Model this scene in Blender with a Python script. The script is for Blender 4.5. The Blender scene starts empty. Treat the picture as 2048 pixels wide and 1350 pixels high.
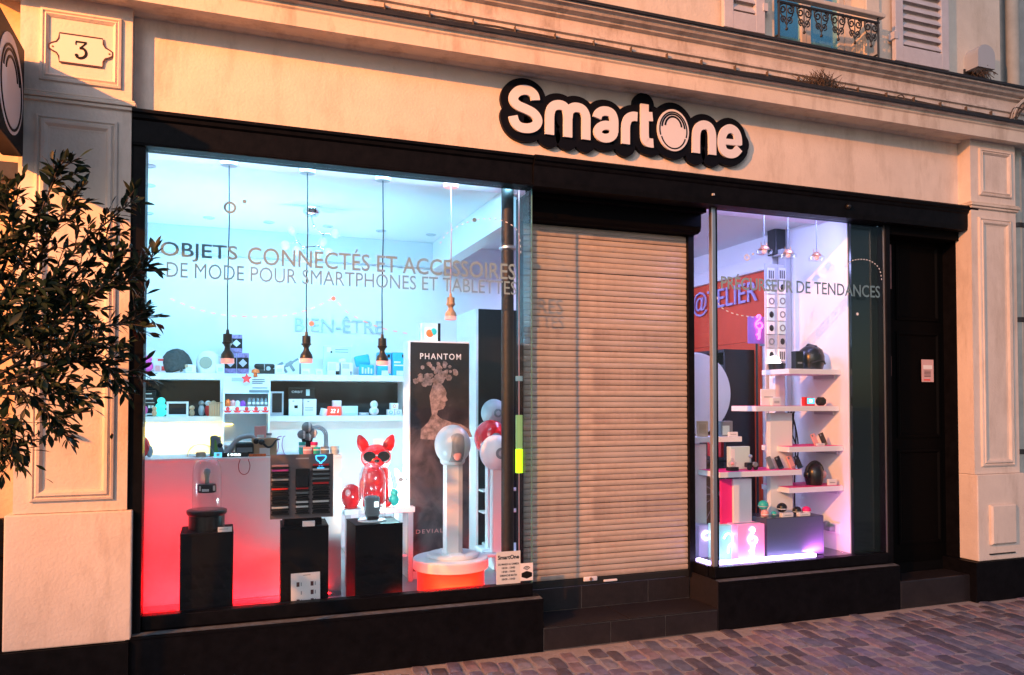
import bpy, bmesh, math, random
from mathutils import Vector, Matrix, Quaternion
random.seed(7)
R = math.radians
scene = bpy.context.scene
COL = scene.collection

# ------------------------------------------------------------------ camera
CAM_D, CAM_H = 4.95, 1.64            # metres from the shop glass, eye height
YAW, PITCH, FPX = R(20.34), R(1.42), 1575.0
cd = bpy.data.cameras.new('camera'); cam = bpy.data.objects.new('camera', cd); COL.objects.link(cam)
cam.location = (0, -CAM_D, CAM_H); cam.rotation_euler = (R(90) + PITCH, 0, -YAW)
cd.sensor_width = 36; cd.lens = FPX * 36 / 2048; cd.shift_y = 93 / 2048
cd.clip_start = 0.05; cd.clip_end = 2000
scene.camera = cam

# ------------------------------------------------------------------ world, sun, exposure
TO_SUN = Vector((-0.75, -1.0, 0.55)).normalized()      # dusk glow low over the street
w = bpy.data.worlds.new('World'); scene.world = w; w.use_nodes = True
nt = w.node_tree; nt.nodes.clear()
sky = nt.nodes.new('ShaderNodeTexSky'); sky.sky_type = 'NISHITA'; sky.sun_disc = False
sky.sun_elevation = math.asin(TO_SUN.z); sky.sun_rotation = math.atan2(TO_SUN.x, TO_SUN.y)
sky.air_density = 1.0; sky.dust_density = 1.0; sky.ozone_density = 2.0
bg = nt.nodes.new('ShaderNodeBackground'); bg.inputs['Strength'].default_value = 0.042
wo = nt.nodes.new('ShaderNodeOutputWorld')
nt.links.new(sky.outputs[0], bg.inputs[0]); nt.links.new(bg.outputs[0], wo.inputs[0])
sl = bpy.data.lights.new('sun', 'SUN'); sl.energy = 0.34; sl.angle = R(25); sl.color = (0.96, 0.86, 1.0)
so = bpy.data.objects.new('sun', sl); COL.objects.link(so)
so.rotation_euler = (-TO_SUN).to_track_quat('-Z', 'Y').to_euler(); so.location = (-5, -9, 6)
scene.view_settings.view_transform = 'Standard'; scene.view_settings.look = 'None'
scene.view_settings.gamma = 1.0; scene.view_settings.exposure = 1.0; scene.view_settings.use_curve_mapping = False
scene.render.engine = 'CYCLES'
scene.cycles.max_bounces = 8; scene.cycles.transparent_max_bounces = 16

def area_light(name, loc, aim, sx, sy, power, color, spread=180):
    l = bpy.data.lights.new(name, 'AREA'); l.shape = 'RECTANGLE'; l.size = sx; l.size_y = sy
    l.energy = power; l.color = color; l.spread = R(spread)
    o = bpy.data.objects.new(name, l); COL.objects.link(o); o.location = loc
    o.rotation_euler = (Vector(aim)).to_track_quat('-Z', 'Y').to_euler()
    return o
# interior lights: added unseen fills first, then the coloured lights
area_light('added_shop_fill', (0.75, 0.085, 3.145), (0, 1, -0.28), 2.3, 0.03, 20, (0.26, 0.68, 1.0), 110)  # unseen light added behind the lintel to brighten the left interior
area_light('added_counter_fill', (0.05, 1.30, 0.95), (0, 0.10, 1), 1.3, 0.4, 21, (0.24, 0.66, 1.0), 95)  # unseen uplight added behind the counter to brighten the ceiling
area_light('added_vitrine_fill', (4.05, 0.085, 3.145), (0, 0.75, -0.6), 1.1, 0.03, 6.5, (0.36, 0.40, 1.0))  # unseen light added behind the lintel to brighten the right window
area_light('added_back_fill', (3.3, 1.5, 3.17), (0.3, 0, -1), 1.6, 0.5, 32, (0.46, 0.46, 1.0))  # unseen light added under the ceiling for blue ambience deeper in
area_light('shelf_warm_light', (-0.35, 2.22, 1.47), (0, 0.3, -1), 0.9, 0.03, 9, (1.0, 0.66, 0.10))
area_light('counter_red_light', (0.15, 0.50, 0.332), (-0.1, 0.7, 0.9), 1.15, 0.03, 6.8, (1.0, 0.003, 0.006), 150)
area_light('corner_red_light', (-0.31, 0.30, 0.332), (0.1, 0.8, 0.5), 0.16, 0.10, 7, (1.0, 0.003, 0.004), 150)
area_light('drum_red_light', (1.42, 0.075, 0.345), (0.0, 1, 0.3), 0.75, 0.02, 9, (1.0, 0.02, 0.006), 110)
area_light('vitrine_pink_light', (4.45, 0.10, 0.46), (0.25, 0.5, 1), 0.4, 0.04, 2.0, (1.0, 0.20, 0.85))

# ------------------------------------------------------------------ photo pixel -> ray -> plane
_F = Vector((math.sin(YAW) * math.cos(PITCH), math.cos(YAW) * math.cos(PITCH), math.sin(PITCH)))
_Rt = Vector((math.cos(YAW), -math.sin(YAW), 0)); _U = _Rt.cross(_F)
_C = Vector((0, -CAM_D, CAM_H))
def ray(x, y): return _F + _Rt * ((x - 1024) / FPX) + _U * ((768 - y) / FPX)
def py(x, y, Y):
    d = ray(x, y); return _C + d * ((Y + CAM_D) / d.y)
def pxp(x, y, X):
    d = ray(x, y); return _C + d * (X / d.x)
def XX(x, Y, y=807): return py(x, y, Y).x
def ZZ(x, y, Y): return py(x, y, Y).z

# ------------------------------------------------------------------ materials
MATS = {}
def mat(name, col, rough=0.6, metal=0.0, emit=None, es=0.0, var=0.0, vs=6.0, bump=0.0, bs=40.0, spec=0.5, dirt=None, ds=1.5, coat=0.0):
    if name in MATS: return MATS[name]
    m = bpy.data.materials.new(name); m.use_nodes = True; n = m.node_tree.nodes; L = m.node_tree.links
    b = n['Principled BSDF']; b.inputs['Roughness'].default_value = rough; b.inputs['Metallic'].default_value = metal
    b.inputs['Specular IOR Level'].default_value = spec; b.inputs['Coat Weight'].default_value = coat
    c4 = (*col, 1); b.inputs['Base Color'].default_value = c4
    tc = n.new('ShaderNodeTexCoord')
    out = None
    if var > 0:
        t = n.new('ShaderNodeTexNoise'); t.inputs['Scale'].default_value = vs; t.inputs['Detail'].default_value = 6
        t.inputs['Roughness'].default_value = 0.65
        L.new(tc.outputs['Object'], t.inputs['Vector'])
        r = n.new('ShaderNodeValToRGB'); r.color_ramp.elements[0].position = 0.3; r.color_ramp.elements[1].position = 0.7
        r.color_ramp.elements[0].color = (*[max(0, c * (1 - var)) for c in col], 1)
        r.color_ramp.elements[1].color = (*[min(1, c * (1 + var * 0.6)) for c in col], 1)
        L.new(t.outputs['Fac'], r.inputs['Fac']); out = r.outputs['Color']
    if dirt is not None:
        t2 = n.new('ShaderNodeTexNoise'); t2.inputs['Scale'].default_value = ds; t2.inputs['Detail'].default_value = 8
        t2.inputs['Roughness'].default_value = 0.7
        mp_ = n.new('ShaderNodeMapping'); mp_.inputs['Scale'].default_value = (1.6, 1.6, 0.45); L.new(tc.outputs['Object'], mp_.inputs[0]); L.new(mp_.outputs[0], t2.inputs['Vector'])
        r2 = n.new('ShaderNodeValToRGB'); r2.color_ramp.elements[0].position = 0.50; r2.color_ramp.elements[1].position = 0.78
        L.new(t2.outputs['Fac'], r2.inputs['Fac'])
        mx = n.new('ShaderNodeMix'); mx.data_type = 'RGBA'
        L.new(r2.outputs['Color'], mx.inputs[0])
        if out is not None: L.new(out, mx.inputs[6])
        else: mx.inputs[6].default_value = c4
        mx.inputs[7].default_value = (*dirt, 1); out = mx.outputs[2]
    if out is not None: L.new(out, b.inputs['Base Color'])
    if bump > 0:
        t3 = n.new('ShaderNodeTexNoise'); t3.inputs['Scale'].default_value = bs; t3.inputs['Detail'].default_value = 5
        L.new(tc.outputs['Object'], t3.inputs['Vector'])
        bp = n.new('ShaderNodeBump'); bp.inputs['Strength'].default_value = bump; bp.inputs['Distance'].default_value = 0.01
        L.new(t3.outputs['Fac'], bp.inputs['Height']); L.new(bp.outputs['Normal'], b.inputs['Normal'])
    if emit is not None:
        b.inputs['Emission Color'].default_value = (*emit, 1); b.inputs['Emission Strength'].default_value = es
    MATS[name] = m; return m
def glass_mat(name, tint=(1, 1, 1), rough=0.0, ior=1.45, refl=1.0, base=0.035):
    m = bpy.data.materials.new(name); m.use_nodes = True; n = m.node_tree.nodes; L = m.node_tree.links; n.clear()
    tr = n.new('ShaderNodeBsdfTransparent'); tr.inputs[0].default_value = (*tint, 1)
    gl = n.new('ShaderNodeBsdfGlossy'); gl.inputs['Roughness'].default_value = rough
    fr = n.new('ShaderNodeLayerWeight'); fr.inputs['Blend'].default_value = 0.5
    pw = n.new('ShaderNodeMath'); pw.operation = 'POWER'; pw.inputs[1].default_value = 4.5
    mu = n.new('ShaderNodeMath'); mu.operation = 'MULTIPLY_ADD'; mu.inputs[1].default_value = refl; mu.inputs[2].default_value = base
    mx = n.new('ShaderNodeMixShader'); o = n.new('ShaderNodeOutputMaterial')
    L.new(fr.outputs['Facing'], pw.inputs[0]); L.new(pw.outputs[0], mu.inputs[0]); L.new(mu.outputs[0], mx.inputs[0]); L.new(tr.outputs[0], mx.inputs[1]); L.new(gl.outputs[0], mx.inputs[2])
    L.new(mx.outputs[0], o.inputs[0]); MATS[name] = m; return m

M_STUC = mat('cream_stucco', (0.74, 0.64, 0.56), 0.85, var=0.10, vs=3.0, bump=0.25, bs=60, dirt=(0.47, 0.38, 0.31), ds=2.6)
M_STUC2 = mat('cream_cornice', (0.72, 0.62, 0.52), 0.85, var=0.10, vs=4.0, bump=0.2, bs=80, dirt=(0.38, 0.28, 0.21), ds=3.5)
M_STONE = mat('pale_band_stone', (0.66, 0.58, 0.52), 0.85, var=0.16, vs=9.0, bump=0.3, bs=50, dirt=(0.30, 0.22, 0.17), ds=5.0)
M_UPW = mat('upper_wall', (0.72, 0.64, 0.55), 0.9, var=0.12, vs=3.0, bump=0.3, bs=50, dirt=(0.5, 0.42, 0.33), ds=2.5)
M_NEIGH = mat('neighbour_wall', (0.68, 0.46, 0.28), 0.9, var=0.15, vs=4.0, bump=0.4, bs=40)
M_NEIGH2 = mat('grey_neighbour_wall', (0.45, 0.44, 0.41), 0.9, var=0.25, vs=5.0, bump=0.4, bs=30)
M_BLACK = mat('black_painted_wood', (0.0045, 0.0045, 0.006), 0.45, var=0.5, vs=14, bump=0.12, bs=30, spec=0.10)
M_BLACKM = mat('black_matt', (0.003, 0.003, 0.0035), 0.7, spec=0.05, bump=0.1, bs=60)
M_DARKDOOR = mat('dark_door_paint', (0.0016, 0.0015, 0.0016), 0.6, spec=0.05)
M_ZINC = mat('dark_zinc', (0.035, 0.033, 0.035), 0.55, metal=0.3, var=0.3, vs=20)
M_TILE = mat('dark_step_tile', (0.017, 0.014, 0.016), 0.38, var=0.35, vs=25, bump=0.15, bs=120)
M_GROUT = mat('tile_grout', (0.26, 0.20, 0.17), 0.9)
M_COB = [mat('cobble_%s' % n, c, 0.75, var=0.3, vs=14, bump=0.5, bs=45) for n, c in
         (('grey', (0.234, 0.211, 0.246)), ('slate', (0.142, 0.147, 0.198)), ('rust', (0.256, 0.192, 0.216)), ('violet', (0.206, 0.179, 0.252)), ('dark', (0.106, 0.090, 0.114)))]
M_MORT = mat('sandy_mortar', (0.36, 0.32, 0.31), 0.95, var=0.25, vs=10, bump=0.6, bs=60)
M_SHUT = mat('roller_slat', (0.46, 0.40, 0.35), 0.5, var=0.14, vs=3.0, spec=0.4, dirt=(0.32, 0.25, 0.21), ds=2.0)
M_SHBAR = mat('shutter_bar', (0.012, 0.012, 0.012), 0.5)
M_ALU = mat('brushed_aluminium', (0.55, 0.55, 0.58), 0.3, metal=0.9)
M_IRON = mat('old_iron', (0.010, 0.007, 0.006), 0.55, var=0.5, vs=12, bump=0.4, bs=30)
M_WROUGHT = mat('wrought_iron', (0.02, 0.02, 0.022), 0.5)
M_LOUV = mat('louvre_paint', (0.60, 0.58, 0.62), 0.7, var=0.1, vs=8, bump=0.2, bs=40)
M_WINF = mat('window_paint', (0.62, 0.55, 0.48), 0.7, var=0.1, vs=8)
M_PLATE = mat('enamel_cream', (0.78, 0.70, 0.60), 0.4)
M_INK = mat('ink_black', (0.008, 0.007, 0.007), 0.6, spec=0.2)
M_SIGNW = mat('sign_white', (0.74, 0.73, 0.77), 0.5)
M_SIGNB = mat('sign_black', (0.004, 0.0045, 0.008), 0.5, spec=0.12)
M_VINYL = mat('grey_vinyl', (0.14, 0.26, 0.31), 0.6)
M_VINYL2 = mat('light_vinyl', (0.23, 0.36, 0.42), 0.6)
M_VINYLP = mat('pink_vinyl', (0.85, 0.45, 0.38), 0.6)
M_WHITE = mat('white_laminate', (0.80, 0.80, 0.80), 0.45)
M_WALL = mat('white_plaster', (0.80, 0.80, 0.80), 0.85, var=0.03, vs=2)
M_CEIL = mat('white_ceiling', (0.80, 0.80, 0.80), 0.9, var=0.02, vs=2)
M_GREYW = mat('grey_bulkhead', (0.55, 0.56, 0.60), 0.85)
M_FLOOR = mat('grey_shop_floor', (0.32, 0.33, 0.34), 0.35, var=0.15, vs=5)
M_NICHE = mat('dark_niche', (0.014, 0.013, 0.014), 0.6, var=0.4, vs=6)
M_PED = mat('black_pedestal', (0.004, 0.004, 0.005), 0.6, spec=0.15)
M_PLK = mat('black_plastic', (0.012, 0.012, 0.013), 0.3)
M_PLKM = mat('black_rubber', (0.015, 0.015, 0.016), 0.7)
M_PLW = mat('white_plastic', (0.80, 0.80, 0.80), 0.3)
M_PLG = mat('grey_plastic', (0.20, 0.23, 0.25), 0.45)
M_PLLG = mat('light_grey_plastic', (0.45, 0.47, 0.50), 0.45)
M_RED = mat('red_gloss', (0.75, 0.02, 0.025), 0.18, coat=0.5)
M_REDM = mat('red_matt', (0.75, 0.03, 0.03), 0.6)
M_ORANGE = mat('orange_matt', (0.85, 0.16, 0.03), 0.6)
M_PINK = mat('pink_plastic', (0.85, 0.10, 0.45), 0.4)
M_ROSE = mat('rose_plastic', (0.85, 0.38, 0.36), 0.4)
M_TEAL = mat('teal_plastic', (0.03, 0.50, 0.45), 0.4)
M_CYANB = mat('cyan_blue_card', (0.02, 0.42, 0.72), 0.5)
M_PALEC = mat('pale_cyan_card', (0.55, 0.75, 0.74), 0.6)
M_PURP = mat('purple_card', (0.30, 0.20, 0.45), 0.5, var=0.8, vs=30)
M_CARD = mat('kraft_card', (0.50, 0.33, 0.20), 0.8, var=0.1, vs=20)
M_WOODL = mat('pale_wood', (0.62, 0.42, 0.27), 0.6, var=0.2, vs=12)
M_GREEN = mat('green_card', (0.20, 0.40, 0.08), 0.6)
M_PURPLEP = mat('violet_plastic', (0.35, 0.08, 0.55), 0.4)
M_CHROME = mat('chrome', (0.85, 0.85, 0.87), 0.08, metal=1.0)
M_COPPER = mat('copper_metal', (0.75, 0.42, 0.26), 0.3, metal=0.9)
M_BULB = mat('frosted_bulb', (0.62, 0.62, 0.62), 0.4, emit=(0.8, 0.95, 1), es=0.02)
M_PENDGLOW = mat('pink_lamp_glass', (0.85, 0.45, 0.42), 0.4, emit=(1.0, 0.42, 0.40), es=0.35)
M_PENDBLK = mat('turned_black_wood', (0.022, 0.016, 0.013), 0.35, var=0.5, vs=20)
M_CORD = mat('black_cord', (0.012, 0.012, 0.014), 0.7)
M_TEXTW = mat('print_white', (0.78, 0.76, 0.75), 0.6)
M_TEXTG = mat('wall_letter_grey', (0.42, 0.50, 0.52), 0.6)
M_SCRW = mat('screen_white', (0.1, 0.1, 0.1), 0.5, emit=(0.75, 0.95, 1.0), es=2.0)
M_SCRB = mat('screen_blue', (0.05, 0.2, 0.4), 0.5, emit=(0.1, 0.55, 0.9), es=0.9)
M_SCRR = mat('screen_red_bg', (0.6, 0.03, 0.02), 0.5, emit=(1.0, 0.05, 0.02), es=0.7)
M_NEONP = mat('neon_pink', (0.9, 0.3, 0.6), 0.5, emit=(1.0, 0.06, 0.42), es=2.6)
M_NEONW = mat('neon_white', (0.9, 0.9, 0.9), 0.5, emit=(1.0, 0.85, 0.95), es=3.0)
M_NEONC = mat('neon_cyan', (0.5, 0.9, 0.9), 0.5, emit=(0.25, 0.95, 1.0), es=4.0)
M_NEONBL = mat('neon_blue', (0.1, 0.4, 0.9), 0.5, emit=(0.05, 0.45, 1.0), es=1.5)
M_LED = mat('led_strip', (0.9, 0.9, 1), 0.5, emit=(0.58, 0.42, 1.0), es=6.0)
M_LIME = mat('lime_tube', (0.5, 0.8, 0.02), 0.4, emit=(0.55, 1.0, 0.01), es=0.85)
M_LIMEP = mat('pale_lime_tube', (0.45, 0.6, 0.25), 0.4, emit=(0.5, 0.8, 0.2), es=0.12)
M_GLOWDOG = mat('glowing_white', (0.9, 0.95, 1), 0.4, emit=(0.5, 0.88, 1.0), es=6.0)
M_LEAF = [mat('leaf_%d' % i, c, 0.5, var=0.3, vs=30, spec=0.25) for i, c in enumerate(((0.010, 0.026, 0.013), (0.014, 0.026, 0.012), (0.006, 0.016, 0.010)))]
M_BARK = mat('bark', (0.07, 0.05, 0.04), 0.9, var=0.3, vs=25, bump=0.4)
M_ORW = mat('orange_wall', (0.78, 0.075, 0.02), 0.6, var=0.08, vs=4)
M_LILAC = mat('lilac_letter', (0.42, 0.34, 0.60), 0.5)
M_MAG = mat('magenta_panel', (0.85, 0.02, 0.22), 0.5)
M_SMOKEGREY = mat('grey_board', (0.17, 0.14, 0.145), 0.55, var=0.15, vs=8)
M_LEAFLET = mat('leaflet_paper', (0.80, 0.76, 0.76), 0.7)
M_PINKNOTE = mat('notice_paper', (0.62, 0.40, 0.40), 0.7)
M_PANE = glass_mat('shop_glass', (0.97, 0.985, 0.98), 0.0, 1.45, 0.6, 0.02)
M_CLEAR = glass_mat('clear_dome_glass', (0.93, 0.95, 0.96), 0.03, 1.45, 0.8, 0.10)
M_WINGL = mat('sky_tinted_glass', (0.30, 0.68, 0.78), 0.08, metal=0.75, var=0.2, vs=3)  # cyan of the reflected evening sky put into the glass colour
M_GLASSRED = mat('door_pane', (0.16, 0.06, 0.055), 0.25, var=0.4, vs=20)
M_NEST = mat('dry_twigs', (0.085, 0.06, 0.045), 0.9)

# ------------------------------------------------------------------ mesh builder
class MB:
    def __init__(s): s.v = []; s.f = []
    def add(s, vs, fs):
        o = len(s.v); s.v += [tuple(v) for v in vs]; s.f += [tuple(i + o for i in f) for f in fs]; return s
    def box(s, x0, x1, y0, y1, z0, z1, b=0.0):
        if x1 < x0: x0, x1 = x1, x0
        if y1 < y0: y0, y1 = y1, y0
        if z1 < z0: z0, z1 = z1, z0
        b = min(b, (x1 - x0) * .45, (y1 - y0) * .45, (z1 - z0) * .45)
        if b <= 0:
            return s.add([(x, y, z) for z in (z0, z1) for y in (y0, y1) for x in (x0, x1)],
                  [(0, 2, 3, 1), (4, 5, 7, 6), (0, 1, 5, 4), (1, 3, 7, 5), (3, 2, 6, 7), (2, 0, 4, 6)])
        bm = bmesh.new(); bmesh.ops.create_cube(bm, size=1)
        for v in bm.verts:
            v.co = ((x0 + x1) / 2 + v.co.x * (x1 - x0), (y0 + y1) / 2 + v.co.y * (y1 - y0), (z0 + z1) / 2 + v.co.z * (z1 - z0))
        bmesh.ops.bevel(bm, geom=list(bm.edges), offset=b, segments=2, affect='EDGES', profile=0.5)
        bm.verts.index_update()
        s.add([v.co[:] for v in bm.verts], [[v.index for v in f.verts] for f in bm.faces]); bm.free(); return s
    def lathe(s, prof, c=(0, 0, 0), n=20, axis='z', sx=1, sy=1):
        # prof: (r, h) pairs
        vs = []; fs = []; k = len(prof)
        for i in range(n):
            a = 2 * math.pi * i / n
            for r, h in prof:
                x, y = r * math.cos(a) * sx, r * math.sin(a) * sy
                p = (x, y, h) if axis == 'z' else ((x, h, y) if axis == 'y' else (h, x, y))
                vs.append((p[0] + c[0], p[1] + c[1], p[2] + c[2]))
        for i in range(n):
            j = (i + 1) % n
            for q in range(k - 1):
                f = (i * k + q, j * k + q, j * k + q + 1, i * k + q + 1)
                fs.append(f if axis != 'y' else f[::-1])
        o = [i * k for i in range(n)]; t = [i * k + k - 1 for i in range(n)]
        if prof[0][0] > 1e-5: fs.append(o[::-1] if axis != 'y' else o)
        if prof[-1][0] > 1e-5: fs.append(t if axis != 'y' else t[::-1])
        return s.add(vs, fs)
    def ball(s, c, rx, ry=None, rz=None, n=16, m=10):
        ry = ry or rx; rz = rz or rx
        vs = []; fs = []
        for j in range(m + 1):
            t = math.pi * j / m
            for i in range(n):
                a = 2 * math.pi * i / n
                vs.append((c[0] + rx * math.sin(t) * math.cos(a), c[1] + ry * math.sin(t) * math.sin(a), c[2] + rz * math.cos(t)))
        for j in range(m):
            for i in range(n):
                k = (i + 1) % n
                fs.append((j * n + i, (j + 1) * n + i, (j + 1) * n + k, j * n + k))
        return s.add(vs, fs)
    def tube(s, pts, r, n=8, r1=None, cap=True):
        pts = [Vector(p) for p in pts]; k = len(pts); vs = []; fs = []
        up = Vector((0, 0, 1)); prev = None
        for i, p in enumerate(pts):
            t = (pts[min(i + 1, k - 1)] - pts[max(i - 1, 0)]).normalized()
            if prev is None:
                a = t.cross(up)
                if a.length < 1e-3: a = t.cross(Vector((1, 0, 0)))
            else: a = prev - t * prev.dot(t)
            a.normalize(); prev = a; b = t.cross(a)
            rr = r if r1 is None else r + (r1 - r) * i / max(1, k - 1)
            for q in range(n):
                th = 2 * math.pi * q / n; vs.append(p + a * (rr * math.cos(th)) + b * (rr * math.sin(th)))
        for i in range(k - 1):
            for q in range(n):
                q2 = (q + 1) % n; fs.append((i * n + q, i * n + q2, (i + 1) * n + q2, (i + 1) * n + q))
        if cap: fs.append(tuple(range(n))[::-1]); fs.append(tuple((k - 1) * n + q for q in range(n)))
        return s.add(vs, fs)
    def prism(s, poly, y0, y1):            # polygon in x,z extruded along y
        n = len(poly); area = sum(poly[i][0] * poly[(i + 1) % n][1] - poly[(i + 1) % n][0] * poly[i][1] for i in range(n))
        if area < 0: poly = poly[::-1]
        vs = [(x, y0, z) for x, z in poly] + [(x, y1, z) for x, z in poly]
        fs = [tuple(range(n)), tuple(range(2 * n - 1, n - 1, -1))]
        for i in range(n):
            j = (i + 1) % n; fs.append((i, i + n, j + n, j))
        return s.add(vs, fs)
    def profx(s, prof, x0, x1):            # (y,z) closed profile extruded along x
        n = len(prof); vs = [(x0, y, z) for y, z in prof] + [(x1, y, z) for y, z in prof]
        fs = [tuple(range(n)), tuple(range(2 * n - 1, n - 1, -1))]
        for i in range(n):
            j = (i + 1) % n; fs.append((i, i + n, j + n, j))
        return s.add(vs, fs)
    def ribbon(s, pts, w, y0, y1, closed=False):   # stroke in x,z, extruded along y
        P = [Vector(p) for p in pts]; k = len(P); Lf = []; Rg = []
        for i in range(k):
            a = P[i - 1] if (i > 0 or closed) else P[i]; b = P[(i + 1) % k] if (i < k - 1 or closed) else P[i]
            t = (b - a).normalized(); nn = Vector((-t.y, t.x)) * (w / 2)
            Lf.append(P[i] + nn); Rg.append(P[i] - nn)
        o = []
        for i in range(k): o += [(Lf[i].x, y0, Lf[i].y), (Rg[i].x, y0, Rg[i].y), (Lf[i].x, y1, Lf[i].y), (Rg[i].x, y1, Rg[i].y)]
        fs = []
        for i in range(k if closed else k - 1):
            a = 4 * i; b = 4 * ((i + 1) % k)
            fs += [(a, a + 1, b + 1, b), (a + 2, b + 2, b + 3, a + 3), (a, b, b + 2, a + 2), (a + 1, a + 3, b + 3, b + 1)]
        if not closed:
            fs += [(0, 2, 3, 1)]; e = 4 * (k - 1); fs += [(e, e + 1, e + 3, e + 2)]
        return s.add(o, fs)
    def xf(s, M, start=0):
        s.v = s.v[:start] + [tuple(M @ Vector(v)) for v in s.v[start:]]; return s
    def mesh(s, name):
        me = bpy.data.meshes.new(name); me.from_pydata(s.v, [], s.f); return me
    def build(s, name, m, parent=None, smooth=None, recalc=True):
        me = s.mesh(name)
        if recalc:
            bm = bmesh.new(); bm.from_mesh(me); bmesh.ops.recalc_face_normals(bm, faces=bm.faces); bm.to_mesh(me); bm.free()
        me.materials.append(m)
        if smooth:
            me.polygons.foreach_set('use_smooth', [True] * len(me.polygons)); me.set_sharp_from_angle(angle=R(smooth))
        o = bpy.data.objects.new(name, me); COL.objects.link(o)
        if parent is not None: o.parent = parent
        return o
def tag(o, label=None, cat=None, group=None, kind=None):
    if label: o['label'] = label
    if cat: o['category'] = cat
    if group: o['group'] = group
    if kind: o['kind'] = kind
    return o
def thing(name, label, cat, loc=(0, 0, 0), rz=0, group=None, rx=0, ry=0):
    o = bpy.data.objects.new(name, None); COL.objects.link(o); o.empty_display_size = 0.05
    o.location = loc; o.rotation_euler = (rx, ry, rz)
    return tag(o, label, cat, group)
def struct(name, mb, m): return tag(mb.build(name, m), kind='structure')
def bx(name, m, p, *a, b=0.0): return MB().box(*a, b=b).build(name, m, p)
def spline(pts, n=6, closed=False):
    P = [Vector(p) for p in pts]; k = len(P); out = []
    for i in range(k if closed else k - 1):
        p0 = P[i - 1] if (i > 0 or closed) else P[i]; p1 = P[i]; p2 = P[(i + 1) % k]; p3 = P[(i + 2) % k] if (i + 2 < k or closed) else P[(i + 1) % k]
        for q in range(n):
            t = q / n
            out.append(0.5 * ((2 * p1) + (p2 - p0) * t + (2 * p0 - 5 * p1 + 4 * p2 - p3) * t * t + (3 * p1 - p0 - 3 * p2 + p3) * t ** 3))
    if not closed: out.append(P[-1])
    return out
def text(name, body, m, parent, x0, z0, width, height, y, ext=0.0012, bold=0.0, M=None, space=1.0, shear=0.0):
    # lettering in the x,z plane, fitted to width x height with its lower left corner at x0,z0, front at y
    cu = bpy.data.curves.new(name, 'FONT'); cu.body = body; cu.size = 1; cu.extrude = 0.01; cu.offset = bold
    cu.resolution_u = 3; cu.space_character = space; cu.shear = shear
    o = bpy.data.objects.new(name, cu); COL.objects.link(o)
    dg = bpy.context.evaluated_depsgraph_get(); me = bpy.data.meshes.new_from_object(o.evaluated_get(dg))
    bpy.data.objects.remove(o); bpy.data.curves.remove(cu)
    xs = [v.co.x for v in me.vertices]; ys = [v.co.y for v in me.vertices]
    sx = width / (max(xs) - min(xs)); sz = height / (max(ys) - min(ys)) if height else sx
    mx, my = min(xs), min(ys)
    for v in me.vertices:
        c = Vector((x0 + (v.co.x - mx) * sx, y - (v.co.z + 0.01) * 0.5 / 0.01 * ext, z0 + (v.co.y - my) * sz))
        v.co = M @ c if M else c
    me.materials.clear(); me.materials.append(m); me.name = name
    ob = bpy.data.objects.new(name, me); COL.objects.link(ob); ob.parent = parent
    return ob

# ================================================================== SETTING: street
struct('ground', MB().add([(-300, -300, -0.03), (300, -300, -0.03), (300, 300, -0.03), (-300, 300, -0.03)], [(0, 1, 2, 3)]), M_MORT)
pav = struct('pavement', MB().box(-8, 14, -7, -0.02, -0.028, -0.004), M_MORT)
def cobble_mesh(seed, l, wd):
    rnd = random.Random(seed); hx, hy = wd / 2, l / 2; n = 12; bm = MB(); top = []; mid = []; bot = []
    for (r, z, lst) in ((1.0, -0.02, bot), (0.985, 0.004, mid), (0.90, 0.009, top)):
        for i in range(n):
            a = math.atan2(math.sin(2 * math.pi * (i + .5) / n), math.cos(2 * math.pi * (i + .5) / n)); c, s_ = math.cos(a), math.sin(a)
            k = (abs(c) ** 9 + abs(s_) ** 9) ** (-1 / 9)
            lst.append((c * k * hx * r * rj(seed, i), s_ * k * hy * r * rj(seed, i + 31), z + (rnd.uniform(-.002, .002) if z > 0.005 else 0)))
    vs = bot + mid + top; fs = []
    for q in range(2):
        for i in range(n): j = (i + 1) % n; fs.append((q * n + i, q * n + j, (q + 1) * n + j, (q + 1) * n + i))
    fs.append(tuple(2 * n + i for i in range(n)))
    return bm.add(vs, fs)
def rj(seed, i): return 1 + 0.045 * math.sin(seed * 12.9 + i * 78.2)
cob_meshes = []
for k in range(20):
    me = cobble_mesh(k, 0.182 + 0.024 * math.sin(k * 1.7), 0.092 + 0.012 * math.sin(k * 2.9)).mesh('cobble')
    me.materials.append(M_COB[k % 5]); me.polygons.foreach_set('use_smooth', [True] * len(me.polygons)); me.set_sharp_from_angle(angle=R(40)); cob_meshes.append(me)
spots = []; rnd = random.Random(3); ang = R(7)
cw, cl = 0.107, 0.205
for i in range(-60, 160):
    off = rnd.uniform(0, cl)
    for j in range(-22, 34):
        u = i * cw; vv = j * cl + off - 2.5
        x = u * math.cos(ang) + vv * math.sin(ang); y = -u * math.sin(ang) + vv * math.cos(ang)
        if y > -0.16 - 0.05 * rnd.random() or y < -3.6 or x < -1.5 or x > 10: continue
        spots.append((x + rnd.uniform(-.006, .006), y + rnd.uniform(-.012, .012), ang * -1 + rnd.uniform(-.06, .06)))
def proj(p):
    d = Vector(p) - _C; z = d.dot(_F); return (1024 + FPX * d.dot(_Rt) / z, 768 - FPX * d.dot(_U) / z, z)
vis = []; rest = []
for s_ in spots:
    a, b_, z = proj((s_[0], s_[1], 0))
    (vis if (z > 0 and -20 < a < 2070 and b_ < 1375) else rest).append((s_, z))
vis.sort(key=lambda t: t[1]); rest += vis[300:]; vis = vis[:300]
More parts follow.
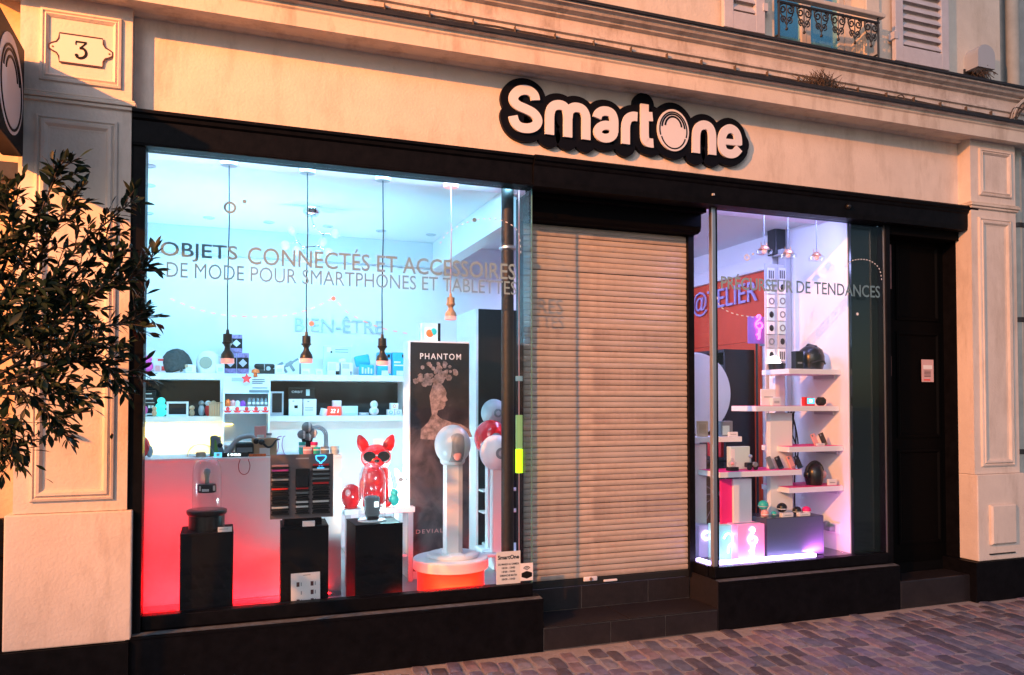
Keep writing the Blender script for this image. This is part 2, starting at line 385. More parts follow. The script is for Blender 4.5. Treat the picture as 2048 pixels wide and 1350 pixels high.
for k, (s_, z) in enumerate(vis):
    o = bpy.data.objects.new('cobble', cob_meshes[rnd.randrange(20)]); COL.objects.link(o); o.parent = pav
    o.location = (s_[0], s_[1], rnd.uniform(-0.006, 0.001)); o.rotation_euler = (rnd.uniform(-.03, .03), rnd.uniform(-.03, .03), s_[2])
for q in range(5):
    mb = MB()
    for k, (s_, z) in enumerate(rest):
        if k % 5 != q: continue
        src = cob_meshes[q + 5 * (k % 4)]
        Mx = Matrix.Translation((s_[0], s_[1], -0.003)) @ Matrix.Rotation(s_[2], 4, 'Z')
        mb.add([Mx @ v.co for v in src.vertices], [tuple(p.vertices) for p in src.polygons])
    tag(mb.build('cobbles', M_COB[q], pav, smooth=40, recalc=False), kind='stuff')

# ================================================================== BUILDING FACADE
def frame_loops(mb, x0, x1, z0, z1, y, steps):
    # steps: (inset, outward) profile of a picture-frame moulding on a wall facing -y
    loops = []
    for ins, out in steps:
        loops.append([(x0 + ins, y - out, z0 + ins), (x1 - ins, y - out, z0 + ins), (x1 - ins, y - out, z1 - ins), (x0 + ins, y - out, z1 - ins)])
    vs = [v for l in loops for v in l]; fs = []
    for k in range(len(loops) - 1):
        for i in range(4): j = (i + 1) % 4; fs.append((4 * k + i, 4 * k + j, 4 * k + 4 + j, 4 * k + 4 + i))
    e = 4 * (len(loops) - 1); fs.append((e, e + 1, e + 2, e + 3))
    mb.add(vs, fs)
bld = thing('shop_building', 'cream rendered old building front with pilasters and cornice around a black shopfront', 'building')
# fascia
XL, XR = -0.48, 5.93
bx('fascia', M_STUC, bld, XL, XR, 0.0, 0.35, 3.305, 3.88)
# piers of wall beside the openings, behind the frame
def pilaster(x0, x1, yf, jamb):
    p = bx('pilaster', M_STUC, bld, x0, x1, yf, 0.5, 1.05, 3.90)
    bx('base_block', M_STUC, p, x0 - 0.035 if not jamb else x0 + 0.0, x1 + 0.03, yf - 0.025, 0.5, 0.33, 1.047, b=0.008)
    bx('plinth_band', M_BLACK, p, x0 - 0.05, x1 + 0.02, yf - 0.045, 0.5, 0.0, 0.327)
    m = MB()
    for z, o_, h in ((3.285, 0.018, 0.02), (3.306, 0.030, 0.022), (3.329, 0.022, 0.012)):
        m.box(x0 - o_ * .8, x1 + o_ * .8, yf - o_, yf + 0.1, z, z + h - 0.001, b=0.004)
    m.build('capital_moulding', M_STUC2, p)
    m = MB(); frame_loops(m, x0 + 0.075, x1 - 0.066, 1.11, 3.215, yf, [(0, -0.004), (0.004, 0.014), (0.016, 0.018), (0.022, 0.008), (0.034, 0.022), (0.048, 0.020), (0.062, 0.003), (0.072, 0.002), (0.074, -0.012)])
    # recessed field
    m.build('panel_moulding', M_STUC, p)
    m = MB(); frame_loops(m, x0 + 0.092, x1 - 0.052, 3.40, 3.80, yf, [(0, -0.004), (0.004, 0.014), (0.016, 0.018), (0.022, 0.008), (0.032, 0.018), (0.045, 0.004), (0.046, -0.003)])
    m.build('upper_panel_moulding', M_STUC, p)
    return p
pil_l = pilaster(-1.03, -0.481, -0.08, False)
pil_r = pilaster(5.905, 6.43, -0.12, True)
# cornice over the shop
cor = MB().profx([(0.3, 3.862), (-0.03, 3.862), (-0.05, 3.875), (-0.17, 3.868), (-0.175, 3.860), (-0.215, 3.860), (-0.215, 3.955), (-0.225, 3.965), (-0.225, 3.985), (-0.255, 3.994), (-0.255, 4.004), (0.3, 4.022)], -1.25, 6.75).build('cornice', M_STUC2, bld)
MB().profx([(-0.275, 3.996), (-0.275, 4.022), (-0.262, 4.026), (0.2, 4.05), (0.2, 4.024), (-0.256, 4.006)], -1.3, 6.8).build('zinc_flashing', M_ZINC, cor)
# stone band above with its own ledge
band = MB().profx([(0.3, 4.05), (-0.10, 4.045), (-0.10, 4.155), (-0.118, 4.160), (-0.118, 4.176), (-0.10, 4.182), (-0.10, 4.262), (-0.13, 4.270), (-0.135, 4.283), (-0.17, 4.293), (-0.185, 4.312), (-0.21, 4.318), (-0.21, 4.334), (0.3, 4.345)], -1.25, 6.58).build('stone_band', M_STONE, bld)
MB().profx([(-0.228, 4.330), (-0.228, 4.350), (0.05, 4.372), (0.05, 4.348), (-0.211, 4.336)], -1.3, 6.63).build('zinc_flashing', M_ZINC, band)
# upper wall with a window opening
wx0, wx1 = 3.99, 4.90
uw = MB()
for a in ((-1.03, wx0, 0.0, 0.5, 4.36, 7.2), (wx1, 6.43, 0.0, 0.5, 4.36, 7.2), (wx0, wx1, 0.0, 0.5, 6.4, 7.2)): uw.box(*a)
uw.build('upper_wall', M_UPW, bld)
win = MB().box(wx0, wx0 + 0.07, 0.14, 0.24, 4.375, 6.4).box(wx1 - 0.07, wx1, 0.14, 0.24, 4.375, 6.4).box(wx0 + .07, wx1 - .07, 0.14, 0.24, 4.375, 4.46).build('window', M_WINF, bld)
xm = (wx0 + wx1) / 2
for (a, b_) in ((wx0 + 0.072, xm - 0.001), (xm + 0.001, wx1 - 0.072)):
    m = MB().box(a, a + 0.045, 0.15, 0.19, 4.462, 6.35, b=.006).box(b_ - 0.055, b_, 0.146, 0.19, 4.462, 6.35, b=.006)
    for z in (4.462, 5.02, 5.6): m.box(a + 0.045, b_ - 0.055, 0.152, 0.188, z, z + 0.05)
    m.build('sash', M_WINF, win)
    bx('pane', M_WINGL, win, a + 0.045, b_ - 0.055, 0.168, 0.174, 4.512, 6.34)
m = MB()
for a in ((wx0 - .13, wx0 - .0, -.022, .001, 4.362, 6.5), (wx1, wx1 + .14, -.022, .001, 4.362, 6.5)): m.box(*a, b=.006)
m.build('window_surround', M_UPW, bld)
# louvred shutters folded back against the wall
def louvre(x0, x1, label, hinge):
    t = thing('louvred_shutter', label, 'shutter', group='louvred shutters of the upstairs window')
    zb, zt = 4.445, 6.3; f = MB(); y0, y1 = -0.075, -0.035
    f.box(x0, x0 + 0.085, y0, y1, zb, zt, b=.004).box(x1 - 0.085, x1, y0, y1, zb, zt, b=.004)
    f.box(x0 + .085, x1 - .085, y0 + .001, y1, zb, zb + 0.13).box(x0 + .085, x1 - .085, y0 + .001, y1, zt - 0.1, zt)
    f.build('frame', M_LOUV, t)
    z = zb + 0.145; sm = None
    while z < zt - 0.15:
        if sm is None:
            mb = MB().add([(x0 + .083, y0 + .004, 0), (x1 - .083, y0 + .004, 0), (x1 - .083, y1 - .002, 0.052), (x0 + .083, y1 - .002, 0.052),
                           (x0 + .083, y0 + .004, 0.012), (x1 - .083, y0 + .004, 0.012), (x1 - .083, y1 - .002, 0.064), (x0 + .083, y1 - .002, 0.064)],
                          [(0, 3, 2, 1), (4, 5, 6, 7), (0, 1, 5, 4), (1, 2, 6, 5), (2, 3, 7, 6), (3, 0, 4, 7)])
            sm = mb.mesh('slat'); sm.materials.append(M_LOUV)
        o = bpy.data.objects.new('slat', sm); COL.objects.link(o); o.parent = t; o.location = (0, 0, z); z += 0.073
    bx('backing', M_UPW, t, x0 + .08, x1 - .08, y1 - .0015, y1 + .003, zb + .12, zt - .09)
    for zz in (4.62, 5.9): bx('hinge', M_LOUV, t, hinge - .02, hinge + .02, y0 - .008, -.021, zz, zz + .06)
    bx('stay', M_LOUV, t, (x0 + x1) / 2 - .01, (x0 + x1) / 2 + .01, y1, 0.0, 5.4, 5.42)
louvre(3.49, 3.86, 'pale louvred shutter left of the upstairs window', 3.86)
louvre(5.15, 5.74, 'pale louvred shutter right of the upstairs window', 5.15)
# wrought-iron guard
g = thing('window_guard', 'black wrought iron scrollwork guard rail across the upstairs window', 'railing')
gx0, gx1, gy, gz = 3.93, 4.92, -0.13, 4.72
bx('handrail', M_WINF, g, gx0 - .02, gx1 + .04, gy - .03, gy + .03, gz, gz + .035, b=.008)
m = MB().box(gx0, gx1, gy - .008, gy + .008, gz - .045, gz - .03)
for s_ in (gx0 + .01, gx1 - .01): m.tube([(s_, gy, gz), (s_, gy, gz - .32)], .009, 6); m.tube([(s_, gy, gz - .29), (s_, 0.01, gz - .29)], .008, 6); m.ball((s_, gy, gz - .33), .015, n=8, m=6)
m.build('bar', M_WROUGHT, g)
def spiral(cx, cz, r, a0, turns, sgn=1, n=16):
    return [(cx + r * (1 - .75 * i / n) * math.cos(a0 + sgn * turns * 2 * math.pi * i / n), gy, cz + r * (1 - .75 * i / n) * math.sin(a0 + sgn * turns * 2 * math.pi * i / n)) for i in range(n + 1)]
nn = 6
for i in range(nn):
    cx = gx0 + (i + .5) * (gx1 - gx0) / nn; m = MB()
    for sg in (-1, 1):
        m.tube(spiral(cx + sg * .036, gz - .085, .036, math.pi / 2, 1.4, -sg), .006, 5)
        m.tube(spiral(cx + sg * .028, gz - .16, .028, -math.pi / 2, 1.3, sg), .005, 5)
        m.tube([(cx + sg * .07, gy, gz - .05), (cx + sg * .055, gy, gz - .12), (cx, gy, gz - .205)], .005, 5)
    m.tube([(cx, gy, gz - .05), (cx, gy, gz - .23)], .005, 5); m.ball((cx, gy, gz - .235), .012, n=6, m=5)
    m.build('scroll', M_WROUGHT, g, smooth=50)
# small things on the ledges
t = thing('vent_hood', 'small grey rounded metal hood low on the upstairs wall', 'vent', (6.10, -0.0, 4.50))
MB().prism([(-.10, 0), (.10, 0), (.10, .12)] + [(.10 * math.cos(a), .12 + .08 * math.sin(a)) for a in [R(20 * k) for k in range(1, 9)]] + [(-.10, .12)], -0.13, 0.0).build('hood', M_PLLG, t)
bx('back_plate', M_ZINC, t, -.115, .115, -.012, .0, -.03, .02)
m = MB(); rr = random.Random(9)
for k in range(40): a = Vector((rr.uniform(-.10, .12), rr.uniform(-.12, -.03), rr.uniform(-.03, .0))); m.tube([a, a + Vector((rr.uniform(-.08, .08), rr.uniform(-.03, .02), rr.uniform(-.07, .03)))], .003, 4)
m.build('twigs', M_NEST, t)
t = thing('weed_clump', 'dry brown weeds growing on the dark cornice ledge', 'weed', (4.30, -0.17, 4.03)); m = MB(); rr = random.Random(5)
for k in range(260):
    a = Vector((rr.gauss(0, .10), rr.uniform(-.05, .06), 0)); h = rr.uniform(.05, .17) * math.exp(-(a.x / .2) ** 2)
    m.tube([a, a + Vector((rr.gauss(0, .02), rr.gauss(0, .015), h * .6)), a + Vector((rr.gauss(0, .05), rr.gauss(0, .02), h))], .004, 4, r1=.0015)
m.build('stems', M_NEST, t)
M_CABLE = mat('old_cable', (0.10, 0.075, 0.06), 0.8)
t = thing('cable_bundle', 'old thin cables running along the ledge above the cornice', 'cable', (0, 0, 0)); rr = random.Random(2)
for k in range(5):
    z0 = 4.052 + .016 * k; pts = []
    for i in range(60): x = -1.0 + i * .128; pts.append((x, -0.108 - .006 * (k % 2) , z0 + .006 * math.sin(x * 2.1 + k) + rr.uniform(-.003, .003)))
    MB().tube(pts, .0045, 5).build('cable', M_CABLE, t, smooth=60)
for i in range(26): x = -.8 + i * .29; bx('clip', M_CABLE, t, x, x + .006, -.125, -.099, 4.05, 4.14)
t = thing('loose_wire', 'curled loose wires hanging at the right end of the ledge', 'wire'); rr = random.Random(11)
for k in range(7): MB().tube(spline([(6.36 + rr.uniform(-.05, .1), -.14, 4.035), (6.42 + rr.uniform(-.06, .1), -.17, 4.12 + rr.uniform(0, .1)), (6.55 + rr.uniform(-.03, .04), -.16, 4.25 + rr.uniform(-.1, .1)), (6.60, -.05, 4.32 + .01 * k)], 6), .006, 5).build('wire', M_WINF if k % 2 else M_CABLE, t, smooth=60)
MB().tube(spline([(5.05, -.14, 4.035), (5.07, -.16, 4.10), (5.13, -.16, 4.115), (5.17, -.15, 4.04)], 6), .005, 5).build('wire', M_CABLE, t, smooth=60)
# neighbours and drainpipe
nb = thing('neighbour_building', 'orange lit rendered wall of the next building at the left edge', 'building')
bx('wall', M_NEIGH, nb, -7.0, -1.035, 0.03, 0.6, 0.0, 7.2)
bx('dark_band', M_ZINC, nb, -7.0, -1.04, -.03, 0.03, 2.86, 2.95)  # dark raised band across the wall
bx('ground_band', M_BLACK, nb, -7.0, -1.09, -.02, .028, 0.0, 1.02)
MB().lathe([(0, 0), (.03, 0), (.045, .02), (.03, .045), (0, .05)], (-1.10, -.06, .86), 12, axis='y').build('knob', M_BLACK, nb, smooth=40)
nb = thing('neighbour_building', 'grey stained wall of the next building at the right edge', 'building')
bx('wall', M_NEIGH2, nb, 6.44, 14.0, 0.08, 0.7, 0.0, 7.2)
bx('ground_band', M_BLACKM, nb, 6.46, 14.0, 0.02, 0.078, 0.0, 0.34)
t = thing('drainpipe', 'grey drainpipe running down beside the right pilaster', 'drainpipe')
MB().tube([(6.56, -.02, .0), (6.56, -.02, 7.0)], .055, 14).build('pipe', mat('pipe_paint', (.42, .42, .38), .7, var=.2, vs=6), t, smooth=50)
for z in (1.2, 2.35, 3.18): MB().lathe([(.057, 0), (.066, .004), (.066, .04), (.057, .044)], (6.56, -.02, z), 14).build('collar', M_ZINC, t, smooth=30)
# number plate
t = thing('house_number_plate', 'cream enamel house number plate reading 3 on the left pilaster', 'plate', (0, 0, 0))
def npl(pts, sgn): return pts
cx, cz = (-.736 , ZZ(152, 100, -.08)); hw, hh = 0.106, 0.080
q = []
for (sx, sz) in ((1, 1), (1, -1), (-1, -1), (-1, 1)):
    seg = [(hw, hh), (hw + .003, hh * .62), (hw + .014, hh * .38), (hw + .036, hh * .26), (hw + .050, hh * .12)]
    if sx * sz < 0: seg = seg[::-1]
    q += [(cx + sx * a, cz + sz * b_) for a, b_ in seg]
MB().prism(q, -.088, -.0765).build('plate', M_PLATE, t)
MB().ribbon(q, .0075, -.0895, -.0865, closed=True).build('border', mat('border_brown', (.06, .012, .012), .5), t)
num = MB().ribbon([(cx - .027, cz + .044), (cx + .027, cz + .044)], .009, -.0905, -.0865)
num.ribbon([(cx - .026, cz + .044), (cx - .026, cz + .026)], .006, -.0903, -.0865).ribbon([(cx + .024, cz + .041), (cx - .006, cz + .008)], .008, -.0902, -.0865)
num.ribbon([tuple(p) for p in spline([(cx - .008, cz + .010), (cx + .010, cz + .009), (cx + .022, cz - .004), (cx + .024, cz - .022), (cx + .014, cz - .038), (cx - .006, cz - .046), (cx - .023, cz - .038)], 5)], .0135, -.0904, -.0865)
num.prism([(cx - .022 + .009 * math.cos(R(q_)), cz - .032 + .009 * math.sin(R(q_))) for q_ in range(0, 360, 30)], -.0906, -.0865)
num.build('numeral', M_INK, t)
for s_ in (-1, 1): MB().ball((cx + s_ * .139, -.088, cz), .006, n=8, m=6).build('screw', M_COPPER, t)
# ventilation plate on the right base
t = thing('vent_plate', 'small square cream access plate on the right pilaster base', 'plate')
a, b_ = py(1978, 1010, -.145), py(2028, 1085, -.145)
m = MB(); frame_loops(m, a.x, b_.x, b_.z, a.z, -.143, [(0, -.002), (.0, .022), (.012, .034), (.02, .034)]); m.build('cover', M_STUC, t)
bx('slot', M_IRON, t, a.x - .005, b_.x + .005, -.156, -.1425, b_.z - .085, b_.z - .076)
# projecting sign at the left edge
t = thing('projecting_sign', 'black square projecting sign with white ring emblem at the left edge', 'sign', (0, 0, 0))
sx_ = -0.994
bx('box', M_SIGNB, t, sx_ - .10, sx_, -.73, -.14, 2.95, 3.53, b=.01)
def disc(mb, cy, cz_, ry, rz, x, n=32, th=.002): mb.add([(x + (th if k >= n else 0), cy + ry * math.cos(2 * math.pi * k / n), cz_ + rz * math.sin(2 * math.pi * k / n)) for k in range(2 * n)],
        [tuple(range(n)), tuple(range(n, 2 * n))] + [(k, (k + 1) % n, n + (k + 1) % n, n + k) for k in range(n)])
m = MB(); disc(m, -.425, 3.235, .245, .245, sx_ + .001); m.build('emblem_disc', M_SIGNW, t)
for (r, dz, a0, a1) in ((.205, .012, 0, 360), (.165, .03, 15, 165), (.118, .045, 15, 165)):
    pts = [Vector((r * math.cos(R(a0 + (a1 - a0) * k / 30)), r * math.sin(R(a0 + (a1 - a0) * k / 30)))) for k in range(31)]
    m = MB().ribbon([(p.x, p.y) for p in pts], .012, -.004, 0).xf(Matrix.Translation((sx_ + .003, -.425, 3.235 + dz - .03)) @ Matrix.Rotation(R(90), 4, 'Z'))
    m.build('emblem_ring', M_SIGNB, t)
bx('bracket', M_BLACK, t, sx_ - .07, sx_ - .03, -.14, .05, 3.10, 3.14)
bx('bracket', M_BLACK, t, sx_ - .07, sx_ - .03, -.14, .05, 3.36, 3.40)

# street lamp out of frame on the left, whose orange light falls along the front
t = thing('street_lamp', 'tall street lamp with sodium lantern on the pavement left of the shop', 'street lamp', (-9.1, -6.2, 0)); t.scale = (.94, .94, .94)
MB().lathe([(0, 0), (.16, 0), (.16, .5), (.09, .62), (.075, .7), (.05, 7.2), (0, 7.2)], (0, 0, 0), 16).build('pole', M_ZINC, t, smooth=40)
MB().tube(spline([(0, 0, 7.0), (.15, .05, 7.28), (.5, .12, 7.36)], 6), .035, 8).build('arm', M_ZINC, t, smooth=60)
MB().lathe([(.06, 7.34), (.17, 7.28), (.19, 7.22), (.185, 7.22), (.05, 7.32)], (.55, .13, 0), 18).build('lantern_hood', M_ZINC, t, smooth=50)
MB().ball((.55, .13, 7.22), .07, n=14, m=10).build('bulb', mat('sodium_bulb', (1, .6, .3), .5, emit=(1, .42, .12), es=40), t, smooth=80)
pl = bpy.data.lights.new('street_lamp_light', 'SPOT'); pl.energy = 8200; pl.color = (1.0, .31, .055); pl.shadow_soft_size = .09; pl.spot_size = R(44); pl.spot_blend = 1.0
po = bpy.data.objects.new('street_lamp_light', pl); COL.objects.link(po); po.parent = t; po.location = (.55, .13, 7.05)
po.rotation_euler = (Vector((-.4, 0, 3.7)) - Vector((-9.1 + .52, -6.2 + .12, 6.63))).to_track_quat('-Z', 'Y').to_euler()

# ---------------- shop sign
def cpt(c): p = py(980 + c[0] / 3.793, 130 + c[1] / 3.793, -.045); return (p.x, p.z)
sign = thing('shop_sign', 'white SmartOne letters on a black outlined board on the fascia', 'sign')
S = lambda *p: [cpt(c) for c in p]
strokes = {
 'S': [spline(S((345, 268), (335, 228), (300, 198), (258, 189), (212, 200), (181, 235), (182, 275), (215, 309), (270, 334), (328, 365), (360, 408), (355, 448), (322, 474), (275, 481), (225, 470), (190, 435), (174, 386)), 4)],
 'm': [S((452, 528), (452, 440)) [:1] + spline(S((452, 440), (455, 365), (475, 318), (520, 303), (565, 318), (588, 370), (590, 450)), 4) + S((590, 548)),
       spline(S((592, 400), (598, 355), (618, 330), (655, 322), (700, 338), (726, 385), (728, 460)), 4) + S((728, 567))],
 'a': [spline(S((812, 402), (822, 370), (850, 352), (890, 352), (924, 371), (940, 415), (941, 470), (941, 510)), 4), 'ring'],
 'r': [S((1029, 600)) + spline(S((1029, 500), (1032, 450), (1050, 405), (1085, 390), (1117, 394)), 4)],
 't': [S((1172, 297)) + spline(S((1172, 480), (1174, 550), (1188, 582), (1215, 592), (1238, 594)), 4), S((1172, 391), (1232, 393))],
 'n': [S((1563, 668)) + spline(S((1563, 580), (1567, 510), (1585, 470), (1622, 455), (1662, 470), (1683, 515), (1686, 590)), 4) + S((1687, 682))],
 'e': [spline(S((1883, 606), (1880, 550), (1861, 505), (1820, 483), (1781, 502), (1760, 550), (1758, 605), (1776, 654), (1818, 675), (1860, 666), (1890, 632)), 4), S((1757, 579), (1900, 592))],
}
ring_a = [cpt((878 + 62 * math.cos(R(q)), 507 + 50 * math.sin(R(q)))) for q in range(0, 360, 15)]
strokes['a'][1] = ring_a + ring_a[:1]
back = MB(); BW = 0.172
k = 0
for L_, ss in strokes.items():
    for st in ss:
        k += 1; y = -.030 - .0004 * k
        back.ribbon([tuple(p) for p in st], BW, y, -.001)
        for e in (st[0], st[-1]):
            back.prism([(e[0] + BW / 2 * math.cos(R(a)), e[1] + BW / 2 * math.sin(R(a))) for a in range(0, 360, 15)], y - .0002, -.001)
oc = [cpt((1389, 496))][0]
el = lambda rx, rz, dz=0, a0=0, a1=360, n=40: [(oc[0] + rx * math.cos(R(a0 + (a1 - a0) * q / n)), oc[1] + dz + rz * math.sin(R(a0 + (a1 - a0) * q / n)) - .118 * 0) for q in range(n + (0 if a1 - a0 == 360 else 1))]
orx, orz = (cpt((1508, 496))[0] - cpt((1270, 496))[0]) / 2, (cpt((1389, 338))[1] - cpt((1389, 655))[1]) / 2
back.prism(el(orx + .054, orz + .054), -.0365, -.001)
back.build('backing_board', M_SIGNB, sign)
for L_, ss in strokes.items():
    m = MB()
    for j, st in enumerate(ss):
        if L_ == 'a' and j == 1: m.ribbon(ring_a, .062, -.0496, -.035, closed=True)
        else: m.ribbon([tuple(p) for p in st], .044 if (L_ == 'e' and j == 1) else .0655, -.049 - .0006 * j, -.035)
    m.build('letter', M_SIGNW, sign)
o_ = MB().prism(el(orx, orz), -.049, -.036).build('letter', M_SIGNW, sign)
for (fx, fz, dz, a0, a1, wd) in ((.86, .86, .0, -20, 200, .010), (.72, .70, .010, 5, 175, .013), (.52, .50, .022, 5, 175, .014), (.80, .80, -.012, 200, 340, .010)):
    MB().ribbon(el(orx * fx, orz * fz, dz, a0, a1), wd, -.0505, -.0485).build('ring_line', M_SIGNB, o_)

# ================================================================== SHOPFRONT
sf = thing('shopfront', 'black painted timber shopfront with two lit display windows', 'shopfront')
GX0, GX1, RX0, RX1 = XX(288, 0), 1.974, 3.42, 5.07
ZB, ZT = 0.437, 3.10
lin = MB().profx([(0.06, 3.102), (-.075, 3.102), (-.078, 3.115), (-.070, 3.120), (-.070, 3.245), (-.085, 3.255), (-.09, 3.275), (-.105, 3.282), (-.105, 3.3), (0.0, 3.304), (.06, 3.304)], XL + .002, 1.955).build('lintel', M_BLACK, sf)
MB().profx([(0.06, 3.101), (-.085, 3.101), (-.09, 3.14), (-.09, 3.235), (-.10, 3.245), (-.105, 3.262), (-.12, 3.270), (-.125, 3.29), (-.115, 3.303), (.06, 3.303)], 1.957, 5.99).build('lintel', M_BLACK, sf)
bx('bolt', M_PLLG, sf, 3.36, 3.375, -.105, -.089, 3.16, 3.175)
MB().ball((4.62, -.098, 3.19), .022, n=10, m=8).build('sensor', M_PLK, sf, smooth=60)
bx('post', M_BLACK, sf, XL + .001, GX0, -.06, .10, 0.33, 3.102)
# plinths with sloping ledges
def plinth(x0, x1):
    p = MB().profx([(-.10, .0), (-.10, .325), (-.104, .330), (-.104, .343), (-.098, .347), (-.03, .356), (.05, .356), (.05, .0)], x0, x1).build('plinth', M_BLACK, sf)
    return p
plinth(XL + .001, 2.020); plinth(3.392, 5.10)
M_LEDGE = mat('worn_glint_ledge', (.10, .11, .12), .5, var=.5, vs=25)  # paler strip: scuffs plus the ledge's glint, put into the colour
for (a, b_) in ((XL + .02, 2.015), (3.397, 5.095)): MB().add([(a, -.099, .3485), (b_, -.099, .3485), (b_, -.05, .3552), (a, -.05, .3552)], [(0, 1, 2, 3)]).build('worn_glint_ledge', M_LEDGE, sf)
bx('bottom_rail', M_BLACK, sf, GX0, GX1, -.03, .05, .356, ZB, b=.006)
bx('bottom_rail', M_BLACK, sf, RX0 - .012, RX1, -.03, .05, .356, ZB, b=.006)
bx('bottom_rail', M_BLACK, sf, RX0 - .02, RX0 + .03, .05, .262, .32, ZB - .001)
bx('bottom_rail', M_BLACK, sf, GX1 - .03, GX1 + .02, .05, .262, .32, ZB - .001)
bx('cheek', M_TILE, sf, 3.385, 3.3915, -.095, .262, .0, .355)
pane_l = bx('glass_pane', M_PANE, sf, GX0, GX1 - .001, -.004, .004, ZB, ZT)
bx('glass_pane', M_PANE, sf, GX1 - .009, GX1, .005, .25, ZB, ZT)
pane_r = bx('glass_pane', M_PANE, sf, RX0 + .03, RX1, -.004, .004, ZB, ZT)
bx('glass_pane', M_PANE, sf, RX0, RX0 + .008, .03, .25, ZB, ZT)
bx('corner_post', M_ALU, sf, RX0 - .008, RX0 + .028, -.012, .03, ZB, ZT, b=.006)
bx('corner_post', M_BLACK, sf, RX0 + .03, RX0 + .052, .006, .05, ZB, ZT)
M_GEDGE = mat('glass_edge_green', (.10, .22, .20), .2)
bx('glass_edge', M_GEDGE, sf, GX1, GX1 + .006, -.006, .004, ZB, ZT)
bx('glass_edge', M_ALU, sf, RX1, RX1 + .006, -.006, .006, ZB, ZT)
# vinyl lettering on the glass
def vin(pane, body, m, xl, xr, ylb, yrb, cap, bold=0.0, Y=-.0055):
    a, b_ = py(xl, ylb, Y), py(xr, yrb, Y); h = cap / (FPX / ((a - _C).dot(_F)))
    text('lettering', body, m, pane, a.x, min(a.z, b_.z), b_.x - a.x, h, Y, .0008, bold=bold)
vin(pane_l, 'OBJETS', M_VINYL, 320, 475, 520, 527, 38, .012)
vin(pane_l, 'CONNECTÉS ET ACCESSOIRES', M_VINYL2, 495, 1031, 528, 560, 45, .007)
vin(pane_l, 'DE MODE', M_VINYL, 333, 488, 554, 562, 31)
vin(pane_l, 'POUR SMARTPHONES ET TABLETTES', M_VINYL2, 501, 1033, 562, 590, 30)
vin(pane_r, 'PRÉCURSEUR', M_VINYL2, 1442, 1586, 577, 586, 32, .02)
vin(pane_r, 'DE TENDANCES', M_VINYL, 1593, 1760, 586, 595, 25, .008)
def dashes(pane, pts, m, n, L=.028, wd=.006, name='dashed_line'):
    P = spline([(py(x, y, -.0055).x, py(x, y, -.0055).z) for x, y in pts], 24); mb = MB()
    cum = [0]
    for i in range(1, len(P)): cum.append(cum[-1] + (P[i] - P[i - 1]).length)
    for k in range(n):
        t = cum[-1] * (k + .5) / n; i = max(j for j in range(len(P) - 1) if cum[j] <= t)
        p = P[i].lerp(P[i + 1], (t - cum[i]) / max(1e-6, cum[i + 1] - cum[i])); d = (P[i + 1] - P[i]).normalized() * L / 2
        MB().ribbon([p - d, p + d], wd, -.0058, -.0047).build('dash', m, pane)
def dot(pane, x, y, r, m, ring=0):
    c = py(x, y, -.0058); pts = [(c.x + r * math.cos(R(a)), c.z + r * math.sin(R(a))) for a in range(0, 360, 15)]
    (MB().ribbon(pts, ring, -.006, -.0047, closed=True) if ring else MB().prism(pts, -.006, -.0047)).build('dot', m, pane)
dashes(pane_l, [(335, 595), (400, 620), (470, 632), (560, 632), (620, 618), (668, 595)], M_VINYLP, 17)
dashes(pane_l, [(672, 600), (700, 628), (760, 655), (820, 668)], M_VINYLP, 8)
dashes(pane_l, [(878, 490), (900, 462), (950, 440), (1000, 440), (1035, 462), (1042, 510)], M_TEXTW, 20, .016)
dot(pane_l, 460, 415, .029, M_VINYL2, .014); dot(pane_l, 489, 403, .012, M_VINYL2); dot(pane_l, 667, 597, .014, M_VINYLP); dot(pane_l, 949, 440, .014, M_VINYL); dot(pane_l, 623, 647, .016, M_VINYLP)
dashes(pane_r, [(1434, 590), (1440, 612), (1470, 628), (1520, 636)], M_TEXTW, 10, .02, .008)
dashes(pane_r, [(1690, 535), (1705, 521), (1735, 520), (1757, 535), (1764, 562)], M_TEXTW, 17, .012, .008)
dot(pane_r, 1494, 515, .02, M_TEXTW, .01); dot(pane_r, 1506, 508, .009, M_TEXTW); dot(pane_r, 1715, 628, .012, M_TEXTW)

# ---------------- roller shutter
rs = thing('roller_shutter', 'closed beige slatted roller shutter over the shop doorway', 'roller shutter')
SY = .27; sx0, sx1 = GX1 + .028, 3.376; z = .372; pitch = .0413
sms = []
for q in range(3):
  sm = MB().profx([(SY + .010, .0008), (SY + .0015, .002), (SY - .0022, .007), (SY - .0040, .020), (SY - .0030, .033), (SY + .0010, .0395), (SY + .010, .0407)], sx0, sx1).mesh('slat'); sms.append(sm)
  sm.materials.append([M_SHUT, mat('roller_slat_worn', (0.45, 0.37, 0.31), .55, var=.2, vs=5, dirt=(.28, .22, .19), ds=3.0), mat('roller_slat_pale', (.49, .41, .34), .48, var=.12, vs=4, dirt=(.36, .28, .23), ds=1.6)][q]); sm.polygons.foreach_set('use_smooth', [True] * len(sm.polygons)); sm.set_sharp_from_angle(angle=R(45))
while z < 2.96:
    o = bpy.data.objects.new('slat', sms[rnd.randrange(3)]); COL.objects.link(o); o.parent = rs; o.location = (0, rnd.uniform(-.0014, .001), z + rnd.uniform(-.0006, .0006)); o.rotation_euler = (0, rnd.uniform(-.0006, .0006), 0); z += pitch
bx('backing', M_SHBAR, rs, sx0, sx1, SY + .008, SY + .02, .33, 3.0)
bb = bx('bottom_bar', M_SHBAR, rs, sx0, sx1, SY - .014, SY + .02, .322, .370, b=.004)
a = py(1180, 1157, SY - .016)
MB().box(a.x - .055, a.x + .055, SY - .03, SY - .0145, a.z - .017, a.z + .017, b=.012).build('lock_plate', M_SIGNW, rs, smooth=40)
